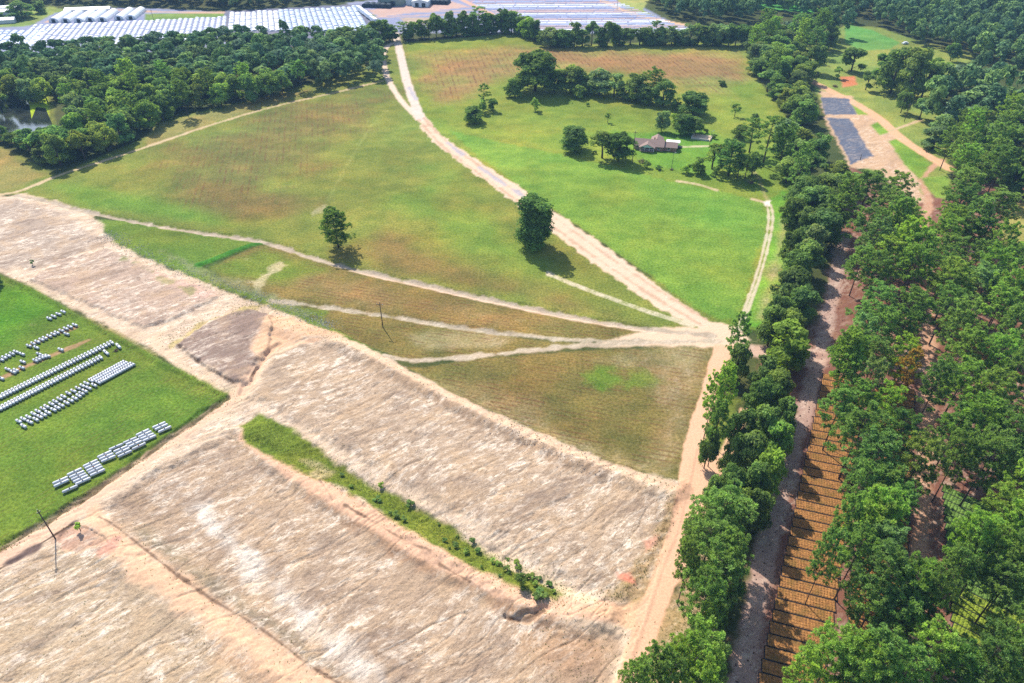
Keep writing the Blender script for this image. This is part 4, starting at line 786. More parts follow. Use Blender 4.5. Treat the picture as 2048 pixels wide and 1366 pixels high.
# labels of the trees that stand in numbers
ZN = {'leftwood': 'of the pond wood', 'rightstrip': 'between meadow and orange road', 'stand': 'of the pines about the beds', 'rightwood': 'beyond the orange road', 'strip': 'between sand road and lane', 'hedgelow': 'under the far meadow hedge'}
groups = {}
for q in TREES: groups.setdefault((q[0], q[1]), []).append(q)
for (zone, kind), L in groups.items():
    L.sort(key=lambda q: q[4]); nb = max(1, round(len(L) / 14)); what = 'pine' if kind == 'pine_tree' else kind.split('_')[0] + ' tree'
    bands = np.array_split(np.arange(len(L)), nb); bn = ['nearest', 'second nearest', 'third nearest', 'fourth nearest', 'fifth nearest', 'sixth nearest', 'seventh nearest', 'eighth nearest', 'ninth nearest', 'tenth nearest', 'eleventh nearest', 'twelfth nearest']
    for bi, ix in enumerate(bands):
        row = sorted((L[i] for i in ix), key=lambda q: q[7] / q[8])
        by_tone = {}
        for q in row: by_tone.setdefault(q[2], []).append(q)
        for tone, T in by_tone.items():
            hs = sorted(t[5] for t in T)
            for k, q in enumerate(T):
                where = '' if len(T) == 1 else f'{ordinal(k)} such from left, '
                rowt = f'{bn[min(bi, 11)]} row ' if nb > 1 else ''
                q[3]['label'] = f'{tone} {what}, {where}{rowt}{ZN[zone]}'
                q[3]['group'] = {'leftwood': 'trees of the pond wood', 'rightstrip': 'trees between meadow and orange road', 'stand': 'pines about the plant beds', 'rightwood': 'trees beyond the orange road', 'strip': 'trees beside the sand road', 'hedgelow': 'low trees of the far hedge'}[zone]
# the far woods as one mass of trees
def far_mass(name, items, label):
    vs, fs, ts, cs = [], [], [], []; off = 0
    protos = [broad_crown(400 + i, 4.6, 11, 3, 700, .80, 17)[0] for i in range(6)]
    for x, y, h, R, tone in items:
        V, Fq, T = random.choice(protos); a = random.uniform(0, 6.28); c, s = math.cos(a), math.sin(a); k = R / 4.6
        W_ = np.stack([(V[:, 0] * c - V[:, 1] * s) * k + x, (V[:, 0] * s + V[:, 1] * c) * k + y, V[:, 2] * h / 14], 1)
        vs.append(W_); fs.append(Fq + off); ts.append(T); cs.append(np.repeat([[*(tone * random.uniform(.85, 1.15)), 1]], len(V), 0)); off += len(V)
    me = mesh_np(name, np.concatenate(vs), np.concatenate(fs), M_FAR, False, {'tone': ('FLOAT', np.concatenate(ts)), 'tint': ('FLOAT_COLOR', np.concatenate(cs))})
    tag(put(name, me), label, 'woods', kind='stuff')
t = NT('far_leaves'); c = t.mix(1.0, t.mix(t.attr('tone').outputs['Fac'], (.058, .105, .048), (.235, .37, .125)), t.attr('tint').outputs['Color'], 'MULTIPLY')
d = t.n('ShaderNodeBsdfDiffuse'); t.l(c, d.inputs[0]); tr = t.n('ShaderNodeBsdfTranslucent'); t.l(c, tr.inputs[0]); m = t.n('ShaderNodeMixShader'); m.inputs[0].default_value = .25
t.l(d.outputs[0], m.inputs[1]); t.l(tr.outputs[0], m.inputs[2]); t.l(m.outputs[0], t.out.inputs[0]); M_FAR = t.m
far_mass('woods', [q for q in FAR if q[0] > 0], 'dense dark woods rolling away beyond the homestead')
far_mass('woods', [q for q in FAR if q[0] <= 0], 'bluish dark woods beyond the white growing yards')
print('TREES', len(TREES), 'FAR', len(FAR), {z: sum(1 for q in TREES if q[0] == z) for z in ZN})
# ---------------------------------------------------------------- tanks on the lawn
M_TANK = plain('tank_paint', (.47, .48, .50), .45, .4, 0, .12, 1.2); M_TANKD = plain('dull_tank_paint', (.40, .41, .43), .5, .3, 0, .2, 1.2)
M_DOME = plain('tank_dome_cover', (.16, .15, .15), .5, .3); M_DOMER = plain('rusty_dome_cover', (.30, .13, .07), .7, .2); M_FOOT = plain('tank_feet', (.22, .22, .23), .7, .2)
def tank_mesh(L, R, mat):
    m = MB(); n = 16; prof = [(-L / 2, .02)]
    for a in (25, 50, 72, 90): prof.append((-L / 2 + R * .75 * (1 - math.cos(math.radians(a))), R * math.sin(math.radians(a))))
    prof += [(-x, r) for x, r in prof[::-1]]
    m.tube([(x, 0, R + .14) for x, r in prof], [r for x, r in prof], n)
    return m.mesh('shell', mat, True)
def dome_mesh(R, mat):
    m = MB(); m.tube([(0, 0, 2 * R + .06), (0, 0, 2 * R + .28), (0, 0, 2 * R + .36)], [R * .46, R * .42, R * .2], 12); return m.mesh('valve_cover', mat, True)
def feet_mesh(L, R, sx):
    return MB().box(sx * L * .28 - .08, sx * L * .28 + .08, -R * .7, R * .7, -.05, .14 + R * .35).mesh('foot', M_FOOT)
def tank_kind(L, R): return dict(shell=[tank_mesh(L, R, M_TANK), tank_mesh(L, R, M_TANKD)], dome=[dome_mesh(R, M_DOME), dome_mesh(R, M_DOMER)], feet=[feet_mesh(L, R, -1), feet_mesh(L, R, 1)])
TK = {'small': tank_kind(2.2, .35), 'mid': tank_kind(3.0, .37), 'long': tank_kind(3.25, .34)}
def tz(a, b): return (a / 3.253, 580 + b / 3.253)
def ang(a, b, f=tz): q = G(*f(*b)) - G(*f(*a)); return math.atan2(q[1], q[0])
def tank(size, zx, zy, an, label, group):
    p = G(*tz(zx, zy), .5); k = TK[size]; o = empty('propane_tank', (p[0], p[1], 0), an + random.uniform(-.04, .04)); tag(o, label, 'tank', group)
    put('shell', random.choice(k['shell'][:1] * 3 + k['shell']), o); put('valve_cover', random.choice(k['dome'][:1] * 5 + k['dome']), o); [put('foot', q, o) for q in k['feet']]
aS = ang((302, 178), (338, 191))
for i, (a, b) in enumerate([(320, 184), (349, 170), (380, 155), (411, 140)]): tank('small', a, b, aS, f'grey white propane tank, {ordinal(i)} from the left in the short row of four', 'tanks in the short top row')
for i, (a, b) in enumerate([(188, 362), (216, 347), (243, 335), (270, 322), (292, 311), (320, 298), (347, 286), (370, 276), (400, 263), (428, 250), (455, 238), (487, 226)]): tank('small', a, b, aS, f'grey white propane tank, {ordinal(i)} from the left in the second loose row', 'tanks in the second row')
tank('small', 236, 373, aS, 'propane tank set just below the left end of the second loose row', 'tanks in the second row'); tank('small', 433, 285, aS, 'propane tank set just below the right end of the second loose row', 'tanks in the second row')
for i, (a, b) in enumerate([(-70, 490), (-45, 478), (-20, 466), (8, 452), (28, 438), (53, 426), (78, 413), (104, 401), (143, 415)]): tank('small', a, b, aS, f'propane tank, {ordinal(max(i - 3, 0))} from the left edge in the third row' if i >= 3 else 'propane tank of the third row beyond the left edge', 'tanks in the third row')
for a, b, l in [(148, 466, 'propane tank alone under the right end of the third row'), (142, 504, 'propane tank on the bare strip left of the cluster of five'), (50, 514, 'propane tank above the pair on the bare strip'), (86, 532, 'left propane tank of the touching pair on the bare strip'), (103, 520, 'right propane tank of the touching pair on the bare strip'), (254, 415, 'propane tank just above the cluster of five'), (395, 386, 'single propane tank on the brown worn strip'), (8, 573, 'propane tank at the lower left end of the bare strip')]:
    tank('small', a, b, aS, l, 'tanks along the bare strip')
for i, (a, b) in enumerate([(230, 458), (250, 448), (270, 438), (290, 431), (309, 427)]): tank('small', a, b, aS, f'propane tank, {ordinal(i)} from the left in the tight cluster of five', 'tanks along the bare strip')
aD = ang((630, 372), (662, 402))
for i in range(39):
    a = -60 + i * 20.7; b = 722 - i * 10.05; tank('small', a, b, aD, 'propane tank in the upper line of the long packed double row', 'tanks in the upper line of the double row')
for i in range(36):
    a = -60 + i * 20.4; b = 799 - i * 10.35; tank('small', a, b, aD, 'propane tank in the lower line of the long packed double row', 'tanks in the lower line of the double row')
tank('mid', 770, 364, aD, 'longer propane tank ending the packed double row', 'longer tanks at the row end'); tank('mid', 690, 406, aD, 'longer propane tank below the end of the packed double row', 'longer tanks at the row end')
aE = ang((102, 843), (144, 864))
for i, (a, b) in enumerate([(122, 853), (152, 838), (185, 825), (218, 805), (247, 788), (280, 772), (303, 757), (335, 740), (360, 725), (388, 708), (413, 692), (445, 671), (478, 656), (508, 638), (537, 622), (563, 606)]): tank('small', a, b, aE, f'propane tank, {ordinal(i)} from the left in the upper line of the staggered double row', 'tanks in the staggered double row')
for i, (a, b) in enumerate([(153, 884), (195, 858), (233, 841), (260, 824), (285, 811), (312, 796), (348, 778), (374, 764), (400, 749), (433, 733), (460, 717), (487, 703), (512, 687), (530, 672), (552, 656), (577, 637), (612, 618)]): tank('small', a, b, aE, f'propane tank, {ordinal(i)} from the left in the lower line of the staggered double row', 'tanks in the staggered double row')
for j in range(2):
    for i in range(16): tank('small', 592 + i * 14.8 + j * 46, 588 - i * 8.0 + j * 12, aE, 'propane tank in the tight block right of the staggered row', 'tanks in the tight block')
aF = ang((345, 1258), (442, 1215))
GR = [('at the lower left end', [(392, 1238), (400, 1256)]), ('alone below the first pack', [(455, 1294)]), ('in the second pack', [(485, 1182), (500, 1199), (512, 1214), (525, 1228), (540, 1243)]), ('in the third pack', [(588, 1127), (600, 1141), (611, 1157), (622, 1171), (635, 1187)]), ('in the fourth pack', [(680, 1068), (692, 1083), (705, 1098)]), ('alone between two packs', [(755, 1020)]), ('in the fifth pack', [(785, 1034), (798, 1049), (813, 1065)]), ('in the sixth pack', [(846, 978), (864, 989), (880, 1002), (904, 1016)]), ('in the seventh pack', [(928, 926), (943, 939), (958, 952), (972, 965)]), ('in the last pack by the track', [(1035, 878), (1050, 891), (1072, 906)])]
for wh, L in GR:
    for i, (a, b) in enumerate(L): tank('long', a, b, aF, 'long propane tank ' + (f'{wh} of the bottom row' if len(L) == 1 else f'{wh} of the bottom row, {ordinal(i)} down'), 'long tanks in the bottom row')
# ---------------------------------------------------------------- poles
M_METAL = plain('galvanised', (.42, .43, .44), .5, .5, .4, .1)
def pole(bx, by, ty, label, arm=1.1, lamp=False, rz=.3, r=.15):
    p = G(bx, by); a, b = .5, 30
    for _ in range(30):
        m = (a + b) / 2; a, b = (m, b) if project(p[0], p[1], m)[1] > ty else (a, m)
    h = a; o = empty('lamp_pole' if lamp else 'utility_pole', (p[0], p[1], float(zfun(p[0], p[1])[0])), rz); tag(o, label, 'pole')
    s = MB(); s.tube([(0, 0, -.4), (0, 0, h * .5), (0, 0, h)], [r, r * .85, r * .65], 9); put('post', s.mesh('post', M_POLE, True), o)
    if arm:
        s = MB(); s.box(-arm, arm, -.07 - .13, .07 - .13, h - .75, h - .6); c = put('crossarm', s.mesh('crossarm', M_POLE), o)
        for x in (-arm + .1, 0, arm - .1):
            s = MB(); z0 = h - .6 if x else h; s.tube([(x, -.13 if x else 0, z0), (x, -.13 if x else 0, z0 + .22)], [.06, .045], 6); put('insulator', s.mesh('insulator', M_METAL), c)
    if lamp:
        s = MB(); s.tube([(0, 0, h - .3), (.5, 0, h), (.9, 0, h)], [.04, .04, .04], 5); s.tube([(.9, 0, h + .05), (1.15, 0, h - .02)], [.16, .2], 8); put('lamp_head', s.mesh('lamp_head', M_METAL), o)
    return o, h
pole(111, 1078, 1020, 'dark wooden utility pole standing on the sand below the tank lawn', .35, rz=.9)
pole(766, 655, 605, 'wooden utility pole between the two lower farm tracks', 1.0, rz=-.2)
hp, hh_ = pole(1264, 326, 262, 'tall wooden utility pole at the left of the brick house', 1.0, rz=.2)
pole(1343, 337, 306, 'slim lamp pole on the lawn below the brick house', 0, True, r=.1)
pole(1419, 290, 262, 'slim lamp pole beside the walled sand pen', 0, True, r=.1)
pole(1808, 244, 207, 'wooden utility pole beside the orange road', .8)
pole(1628, 172, 148, 'wooden utility pole at the upper end of the orange road', .8)
pole(1583, 113, 96, 'wooden utility pole among the trees above the orange road', .8)
pole(1234, 20, -6, 'wooden utility pole beside the far dirt road', .8)
pole(308, 42, 20, 'wooden utility pole behind the far white growing rows', .8)
pole(1720, 320, 308, 'short pole in the blue grey ground cloth bed', 0)
def wire(a, b, za, zb, sag, label):
    n = 14; pts = [(a[0] + (b[0] - a[0]) * k / n, a[1] + (b[1] - a[1]) * k / n, za + (zb - za) * k / n - sag * 4 * (k / n) * (1 - k / n)) for k in range(n + 1)]
    tag(put('wire', MB().tube(pts, [.018] * (n + 1), 4).mesh('wire', M_POLE)), label, 'wire')
pw = hp.location; wire((pw.x, pw.y), G(1343, 337), hh_ - .7, 8.0, .8, 'thin wire from the tall house pole to the slim lamp pole'); wire((pw.x, pw.y), G(1285, 290), hh_ - .7, 3.6, .3, 'thin service wire from the tall pole to the house')
# ---------------------------------------------------------------- the brick house
M_BRICK = NT('brick'); tx = M_BRICK.n('ShaderNodeTexBrick'); M_BRICK.l(M_BRICK.mapping(M_BRICK.n('ShaderNodeTexCoord').outputs['Object'], (math.radians(90), 0, 0), (1, 1, 1)), tx.inputs['Vector'])
for k, v in (('Color1', (.27, .115, .075, 1)), ('Color2', (.34, .17, .115, 1)), ('Mortar', (.36, .30, .25, 1))): tx.inputs[k].default_value = v
tx.inputs['Scale'].default_value = 2.2; M_BRICK.bsdf(tx.outputs['Color'], .9); M_BRICK = M_BRICK.m
M_ROOF = plain('brown_shingles', (.23, .165, .140), .9, .1, 0, .22, 5); M_TRIM = plain('white_trim', (.74, .75, .76), .6, .3, 0, .05); M_GABLE = plain('pale_blue_siding', (.55, .66, .70), .6, .2, 0, .06)
M_GLASS = plain('window_glass', (.03, .035, .04), .15, .6, 0, .2); M_DOOR = plain('dark_door', (.10, .07, .06), .6, .3); M_CONC = plain('concrete', (.46, .43, .39), .9, .1, 0, .15, 2)
hA = G(1268, 298); hB = G(1344, 305); hr = math.atan2(hB[1] - hA[1], hB[0] - hA[0]); HL = float(np.linalg.norm(hB - hA)); u = HL / 24 * 1.1
hz = empty('brick_house', (hA[0], hA[1], 0), hr); tag(hz, 'brick house with brown gabled roof, white porch gable and rear wing', 'house')
def hpart(name, mb, mat, par=None): return put(name, mb.mesh(name, mat), par or hz)
def gable_x(x0, x1, y0, y1, z, rise, over=.5, th=.16):
    ym = (y0 + y1) / 2; m = MB(); dz = rise / ((y1 - y0) / 2) * over; s = [(y0 - over, z - dz), (ym, z + rise), (y1 + over, z - dz)]
    vs = []
    for x in (x0 - over, x1 + over): vs += [(x, s[0][0], s[0][1]), (x, s[1][0], s[1][1]), (x, s[2][0], s[2][1]), (x, s[0][0], s[0][1] + th), (x, s[1][0], s[1][1] + th), (x, s[2][0], s[2][1] + th)]
    return m.add(vs, [(3, 9, 10, 4), (4, 10, 11, 5), (0, 1, 7, 6), (1, 2, 8, 7), (0, 6, 9, 3), (2, 5, 11, 8), (0, 3, 4, 1), (1, 4, 5, 2), (6, 7, 10, 9), (7, 8, 11, 10)])
def gable_y(x0, x1, y0, y1, z, rise, over=.45, th=.16):
    m = gable_x(y0, y1, x0, x1, z, rise, over, th); m.v = [(b, a, c) for a, b, c in m.v]; return m
def gable_wall(x0, x1, y0, y1, z, rise, along='x'):
    m = MB(); m.box(x0, x1, y0, y1, -.1, z)
    if along == 'x':
        ym = (y0 + y1) / 2
        m.add([(x0, y0, z), (x0, y1, z), (x0, ym, z + rise), (x1, y0, z), (x1, y1, z), (x1, ym, z + rise)], [(0, 2, 1), (3, 4, 5), (0, 3, 5, 2), (1, 2, 5, 4)])
    else:
        xm = (x0 + x1) / 2
        m.add([(x0, y0, z), (x1, y0, z), (xm, y0, z + rise), (x0, y1, z), (x1, y1, z), (xm, y1, z + rise)], [(0, 1, 2), (3, 5, 4), (0, 2, 5, 3), (1, 4, 5, 2)])
    return m
hz.scale = (u, u, u)
hpart('wall', gable_wall(0, 16.5, 0, 9, 2.7, 2.3), M_BRICK)
hpart('roof', gable_x(0, 16.5, 0, 9, 2.7, 2.3), M_ROOF)
hpart('wall', gable_wall(16.5, 24, 1.2, 8.2, 2.5, 1.8), M_BRICK)
hpart('roof', gable_x(17.1, 24, 1.2, 8.2, 2.5, 1.8), M_ROOF)
hpart('wall', gable_wall(9, 15.4, 9, 15, 2.6, 1.9, 'y'), M_BRICK)
hpart('roof', gable_y(9, 15.4, 7.2, 15, 2.65, 1.9), M_ROOF)
hpart('roof', gable_y(3.4, 11.6, -2.6, 4.6, 2.55, 1.9), M_ROOF)
gm = MB(); gm.add([(3.3, -2.5, 2.5), (11.7, -2.5, 2.5), (7.5, -2.5, 4.42), (3.3, -2.2, 2.5), (11.7, -2.2, 2.5), (7.5, -2.2, 4.42)], [(0, 1, 2), (3, 5, 4), (0, 3, 4, 1), (0, 2, 5, 3), (1, 4, 5, 2)]); hpart('porch_gable', gm, M_GABLE)
gm = MB(); gm.add([(24.52, 1.0, 2.4), (24.52, 8.4, 2.4), (24.52, 4.7, 4.25), (24.62, 1.0, 2.4), (24.62, 8.4, 2.4), (24.62, 4.7, 4.25)], [(0, 1, 2), (3, 5, 4), (0, 3, 4, 1), (0, 2, 5, 3), (1, 4, 5, 2)]); hpart('end_gable', gm, M_GABLE)
hpart('porch_floor', MB().box(3.4, 11.6, -2.6, -.02, -.1, .45), M_BRICK)
for x in (3.6, 6.2, 8.8, 11.4): hpart('porch_column', MB().tube([(x, -2.3, .45), (x, -2.3, 2.5)], [.13, .12], 8), M_TRIM)
hpart('porch_rail', MB().box(3.75, 11.25, -2.36, -2.28, 1.2, 1.28), M_TRIM)
def window(x0, x1, z0, z1, y):
    f = hpart('window', MB().box(x0 - .1, x1 + .1, y - .07, y, z0 - .1, z1 + .1), M_TRIM); hpart('pane', MB().box(x0, x1, y - .10, y - .071, z0, z1), M_GLASS, f); hpart('sill', MB().box(x0 - .15, x1 + .15, y - .16, y - .071, z0 - .2, z0 - .11), M_TRIM, f)
for w in ((1.0, 2.3, .9, 2.2, -.01), (4.4, 5.8, .9, 2.2, -.01), (9.2, 10.8, .9, 2.2, -.01), (13.4, 14.7, .9, 2.2, -.01), (19.0, 20.3, .9, 2.1, 1.19)): window(*w)
d = hpart('door', MB().box(7.1, 8.1, -.09, -.01, .45, 2.45), M_DOOR); hpart('handle', MB().box(7.9, 7.98, -.14, -.091, 1.4, 1.5), M_TRIM, d)
hpart('chimney', MB().box(10.6, 11.3, 5.2, 5.9, 4.4, 6.0), M_BRICK)
cp = hpart('carport_roof', MB().box(17.5, 25.5, 8.9, 13.2, 2.5, 2.62), plain('white_sheet_metal', (.78, .76, .70), .5, .3, 0, .05))
for x, y in ((17.8, 13), (25.2, 13), (25.2, 9.2)): hpart('carport_post', MB().tube([(x, y, -.1), (x, y, 2.5)], [.07, .07], 6), M_TRIM)
o = empty('parked_car', (*(G(1352, 296)), 0), hr + .3); tag(o, 'dark car parked at the right end of the brick house', 'car')
s = MB(); s.box(-2.2, 2.2, -.88, .88, .35, .85); s.add([(-1.3, -.8, .85), (1.2, -.8, .85), (1.2, .8, .85), (-1.3, .8, .85), (-.8, -.66, 1.42), (.7, -.66, 1.42), (.7, .66, 1.42), (-.8, .66, 1.42)], [(4, 5, 6, 7), (0, 1, 5, 4), (1, 2, 6, 5), (2, 3, 7, 6), (3, 0, 4, 7)]); put('body', s.mesh('body', plain('dark_car_paint', (.05, .055, .07), .3, .5)), o)
for x in (-1.4, 1.4):
    for y in (-.8, .8): s = MB(); s.tube([(x, y - .1, .33), (x, y + .1, .33)], [.33, .33], 12); put('wheel', s.mesh('wheel', M_DOOR), o)
# walled sand pen behind the house
pp = [G(1382, 278), G(1420, 283), G(1425, 272), G(1388, 267)]; pc = np.mean(pp, 0)
o = empty('walled_pen', (*pc, 0)); tag(o, 'low concrete walled pen with pale sand floor behind the house', 'pen')
s = MB(); s.add([(*(p - pc), .06) for p in pp], [(0, 1, 2, 3)]); put('sand_floor', s.mesh('sand_floor', plain('pen_sand', tuple(srgb(232, 206, 170)), .95, .05, 0, .25, .6)), o)
for i in (0, 1, 3):
    a, b = pp[i] - pc, pp[(i + 1) % 4] - pc; q = b - a; L = float(np.linalg.norm(q)); wo = put('wall', MB().box(.26 if i else 0, L - .26, -.12, .12, -.05, .8).mesh('wall', M_CONC), o, loc=(*a, 0)); wo.rotation_euler.z = math.atan2(q[1], q[0])
# brush heaps
def heap(px, py, r, label, n=40):
    p = G(px, py); m = MB()
    for _ in range(n):
        a = random.uniform(0, 6.28); d = random.uniform(0, r * .6); L = random.uniform(.6, 1.3) * r; e = random.uniform(0, .7)
        c = np.array([d * math.cos(a), d * math.sin(a), random.uniform(.05, .45) * r]); v = np.array([math.cos(a * 3.1), math.sin(a * 3.1), e]) * L / 2
        m.tube([c - v, c, c + v], [.05, .06, .02], 4)
    tag(put('brush_heap', m.mesh('brush_heap', M_DEAD), loc=(*p, 0)), label, 'brush heap')
heap(1284, 325, 2.6, 'heap of cut brush on the lawn below the brick house'); heap(1343, 340, 1.3, 'small brush heap at the foot of the slim lamp pole', 24); heap(1502, 366, 1.8, 'dark brush heap under the row of trees below the house'); heap(232, 702, 1.0, 'reddish brush heap at the end of the packed tank row', 22); heap(1670, 174, 2.2, 'dark brush heap beside the upper orange road')
# ---------------------------------------------------------------- growing yards far off
M_POLY = plain('white_poly_film', (.62, .64, .67), .35, .4, 0, .05, .4); M_SHADE = plain('black_shade_cloth', (.03, .045, .055), .8, .1); M_RIB = plain('hoop_rib', (.45, .47, .5), .5, .4, .3)
M_TUN = plain('bluish_film', (.34, .40, .52), .5, .3, 0, .25, .12)
def arch(W, Hh, L, n=10, y0=0):
    m = MB(); vs = []
    for y in (y0, y0 + L): vs += [(-W / 2 * math.cos(math.pi * k / n), y, Hh * math.sin(math.pi * k / n)) for k in range(n + 1)]
    fs = [(k, k + 1, n + 2 + k, n + 1 + k) for k in range(n)]; fs += [tuple(range(n, -1, -1)), tuple(range(n + 1, 2 * n + 2))]
    return m.add(vs, fs)
g0, g1 = G(262, 39), G(284, 22); ga = math.atan2(g1[1] - g0[1], g1[0] - g0[0]) - math.pi / 2; gl = float(np.linalg.norm(g1 - g0))
for i, (x, y) in enumerate([(108, 45), (132, 45), (158, 45), (181, 43), (205, 43), (238, 40), (262, 39)]):
    p = G(x, y); o = empty('greenhouse', (*p, 0), ga); tag(o, f'white arched greenhouse, {ordinal(i)} from the left of the row of seven', 'greenhouse', 'row of arched greenhouses')
    put('film_cover', arch(7.2, 3.4, gl).mesh('film_cover', M_POLY, False), o); put('end_door', MB().box(-1.2, 1.2, -.12, -.02, 0, 2.3).mesh('end_door', M_SHADE), o)
p = G(178, 24); o = empty('long_shed', (*p, 0), math.atan2(*(G(222, 22) - G(134, 25))[::-1])); tag(o, 'long low white shed behind the arched greenhouses', 'shed'); hw = float(np.linalg.norm(G(222, 22) - G(134, 25))) / 2
put('wall', MB().box(-hw, hw, -3, 3, 0, 2.6).mesh('wall', M_POLY), o); put('roof', gable_x(-hw, hw, -3, 3, 2.6, 1.0).mesh('roof', M_POLY), o)
dv = np.array([(498 - 1024) / F, cT + (683 + 353) / F * sT]); dv /= np.linalg.norm(dv); da = math.atan2(dv[1], dv[0]) - math.pi / 2
def tunnel(px, py0, py1, W, label, group, mat, seg=5.0, jit=0, hh=(.5, .9)):
    a = G(px, py0); L = abs(G(px, py1)[1] - a[1]) / dv[1]; m = MB(); y = 0
    while y < L:
        q = arch(W * random.uniform(.88, 1), random.uniform(*hh), seg - 1.2, 6, y); m.add(q.v, q.f); y += seg
    o = put('growing_tunnel', m.mesh('growing_tunnel', mat), None, (*a, .02)); o.rotation_euler.z = da; tag(o, label, 'tunnel', group)
M_FILM = plain('dull_white_film', (.50, .52, .58), .5, .3, 0, .3, .3)
i = 0
a = G(461, 57); b = G(735, 57); n_ = 24
for i in range(n_):
    px = 461 + (735 - 461) * i / (n_ - 1); q = G(px, 62); t_ = np.interp(px, [460, 740], [27, 14]); tunnel(px, 62, t_, 4.0, f'bluish white sectioned growing row, {ordinal(i)} from the left in the ribbed yard', 'growing rows of the ribbed yard', M_TUN if i > 8 else M_FILM)
for i in range(34):
    px = 70 + i * 11.5; t_ = np.interp(px, [60, 300, 460], [52, 42, 34]); tunnel(px - 40 * (1 - i / 40), 90, t_, 3.2, 'long white row of plants under film behind the pond wood', 'white film rows behind the pond wood', M_FILM, 3.6)
for i in range(12):
    px = -110 + i * 15; tunnel(px, 94, 62, 4.2, 'pale blue covered growing row at the far left of the yards', 'pale blue rows at the far left', M_TUN, 6)
M_ROWS = [plain(n_, c_, .8, .1, 0, .3, .3) for n_, c_ in (('blue grey row cover', (.27, .31, .44)), ('white row cover', (.56, .58, .62)), ('pink soil row', (.40, .30, .29)))]
for i in range(17):
    a, b = G(945 + i * 7.5, 4 + i * 3.5), G(1232 + i * 9, 2 + i * 3.5); L = float(np.linalg.norm(b - a)); m = MB(); y = 0
    while y < L: l_ = random.uniform(5, 16); q = arch(random.uniform(2.6, 3.6), random.uniform(.25, .5), min(l_, L - y), 4, y); m.add(q.v, q.f); y += l_ + random.uniform(.4, 1.4)
    o = put('plant_row', m.mesh('plant_row', M_ROWS[(i * 2 + i // 3) % 3]), None, (*a, .02)); o.rotation_euler.z = math.atan2(b[1] - a[1], b[0] - a[0]) - math.pi / 2; tag(o, f'low covered plant row, {ordinal(i)} from the far side of the far yard', 'plant row', 'plant rows of the far yard')
# warehouses, shade houses, trailers
M_GREEN = plain('grey_green_cladding', (.22, .27, .22), .6, .3, 0, .08); M_BLUEC = plain('blue_white_cladding', (.52, .62, .66), .5, .3, 0, .08); M_GROOF = plain('pale_metal_roof', (.50, .53, .54), .45, .4, 0, .1)
def warehouse(px, py, W, D, z, rise, rz, mat, label, doors):
    o = empty('warehouse', (*G(px, py), 0), rz); tag(o, label, 'warehouse'); put('wall', gable_wall(-W / 2, W / 2, 0, D, z, rise, 'y').mesh('wall', mat), o); put('roof', gable_y(-W / 2, W / 2, 0, D, z + .03, rise).mesh('roof', M_GROOF), o)
    for x0, x1, hd in doors: put('door', MB().box(x0, x1, -.12, -.02, 0, hd).mesh('door', M_SHADE), o)
warehouse(783, 12, 17, 26, 5.2, 2.4, -.12, M_GREEN, 'grey green gabled warehouse with one dark door', [(-.5, 3.2, 3.6)])
warehouse(762, 8, 5, 5, 9, .6, -.12, M_GREEN, 'narrow grey green tower shed beside the gabled warehouse', [])
warehouse(840, 14, 13, 20, 4, 1.4, -.12, M_BLUEC, 'blue white gabled shed with two dark doors', [(-4, -1, 3), (1.6, 4.6, 3)])
warehouse(822, 11, 8, 18, 4, 1.2, -.12, M_BLUEC, 'lower blue white shed joined to the two door shed', [])
for px, py, W, D, lab in ((752, 16, 24, 9, 'long black shade house before the grey green warehouse'), (874, 9, 18, 12, 'black shade house right of the blue white sheds')):
    o = empty('shade_house', (*G(px, py), 0), -.15); tag(o, lab, 'shade house')
    for k in range(5): x0 = -W / 2 + k * W / 5; q = arch(W / 5, 1.2, D, 6); q.v = [(x + x0 + W / 10, y, z + 1.8) for x, y, z in q.v]; put('cloth_bay', q.mesh('cloth_bay', M_SHADE), o)
    put('side_cloth', MB().box(-W / 2, W / 2, 0, D, 0, 1.79).mesh('side_cloth', M_SHADE), o)
for i, (px, py) in enumerate([(720, 24), (729, 31), (738, 38), (748, 46)]):
    o = empty('box_trailer', (*G(px, py), 0), da + .18); tag(o, f'white box trailer, {ordinal(i)} from the far end of the line beside the ribbed yard', 'trailer', 'line of box trailers')
    put('box', MB().box(-1.3, 1.3, -6, 6, 1.1, 3.9).mesh('box', M_POLY), o)
    for y in (-4.8, -3.6): s = MB(); s.tube([(-1.2, y, .5), (1.2, y, .5)], [.5, .5], 10); put('axle', s.mesh('axle', M_SHADE), o)
for px, py, rz, lab in ((10, 29, .3, 'white shed at the far left among trees'), (22, 21, .3, 'small grey shed behind the white shed'), (8, 46, .3, 'long white shed nearest the far left rows')):
    o = empty('shed', (*G(px, py), 0), rz); tag(o, lab, 'shed'); put('wall', MB().box(-8, 8, -3, 3, 0, 2.6).mesh('wall', M_GROOF), o); put('roof', gable_x(-8, 8, -3, 3, 2.6, 1.2).mesh('roof', M_POLY), o)
o = empty('white_car', (*G(1810, 88), 0), .3); tag(o, 'small white car at the edge of the far pasture', 'car'); put('body', MB().box(-2.2, 2.2, -.9, .9, .3, .9).box(-1.3, 1.1, -.75, .75, .902, 1.5).mesh('body', M_POLY), o)
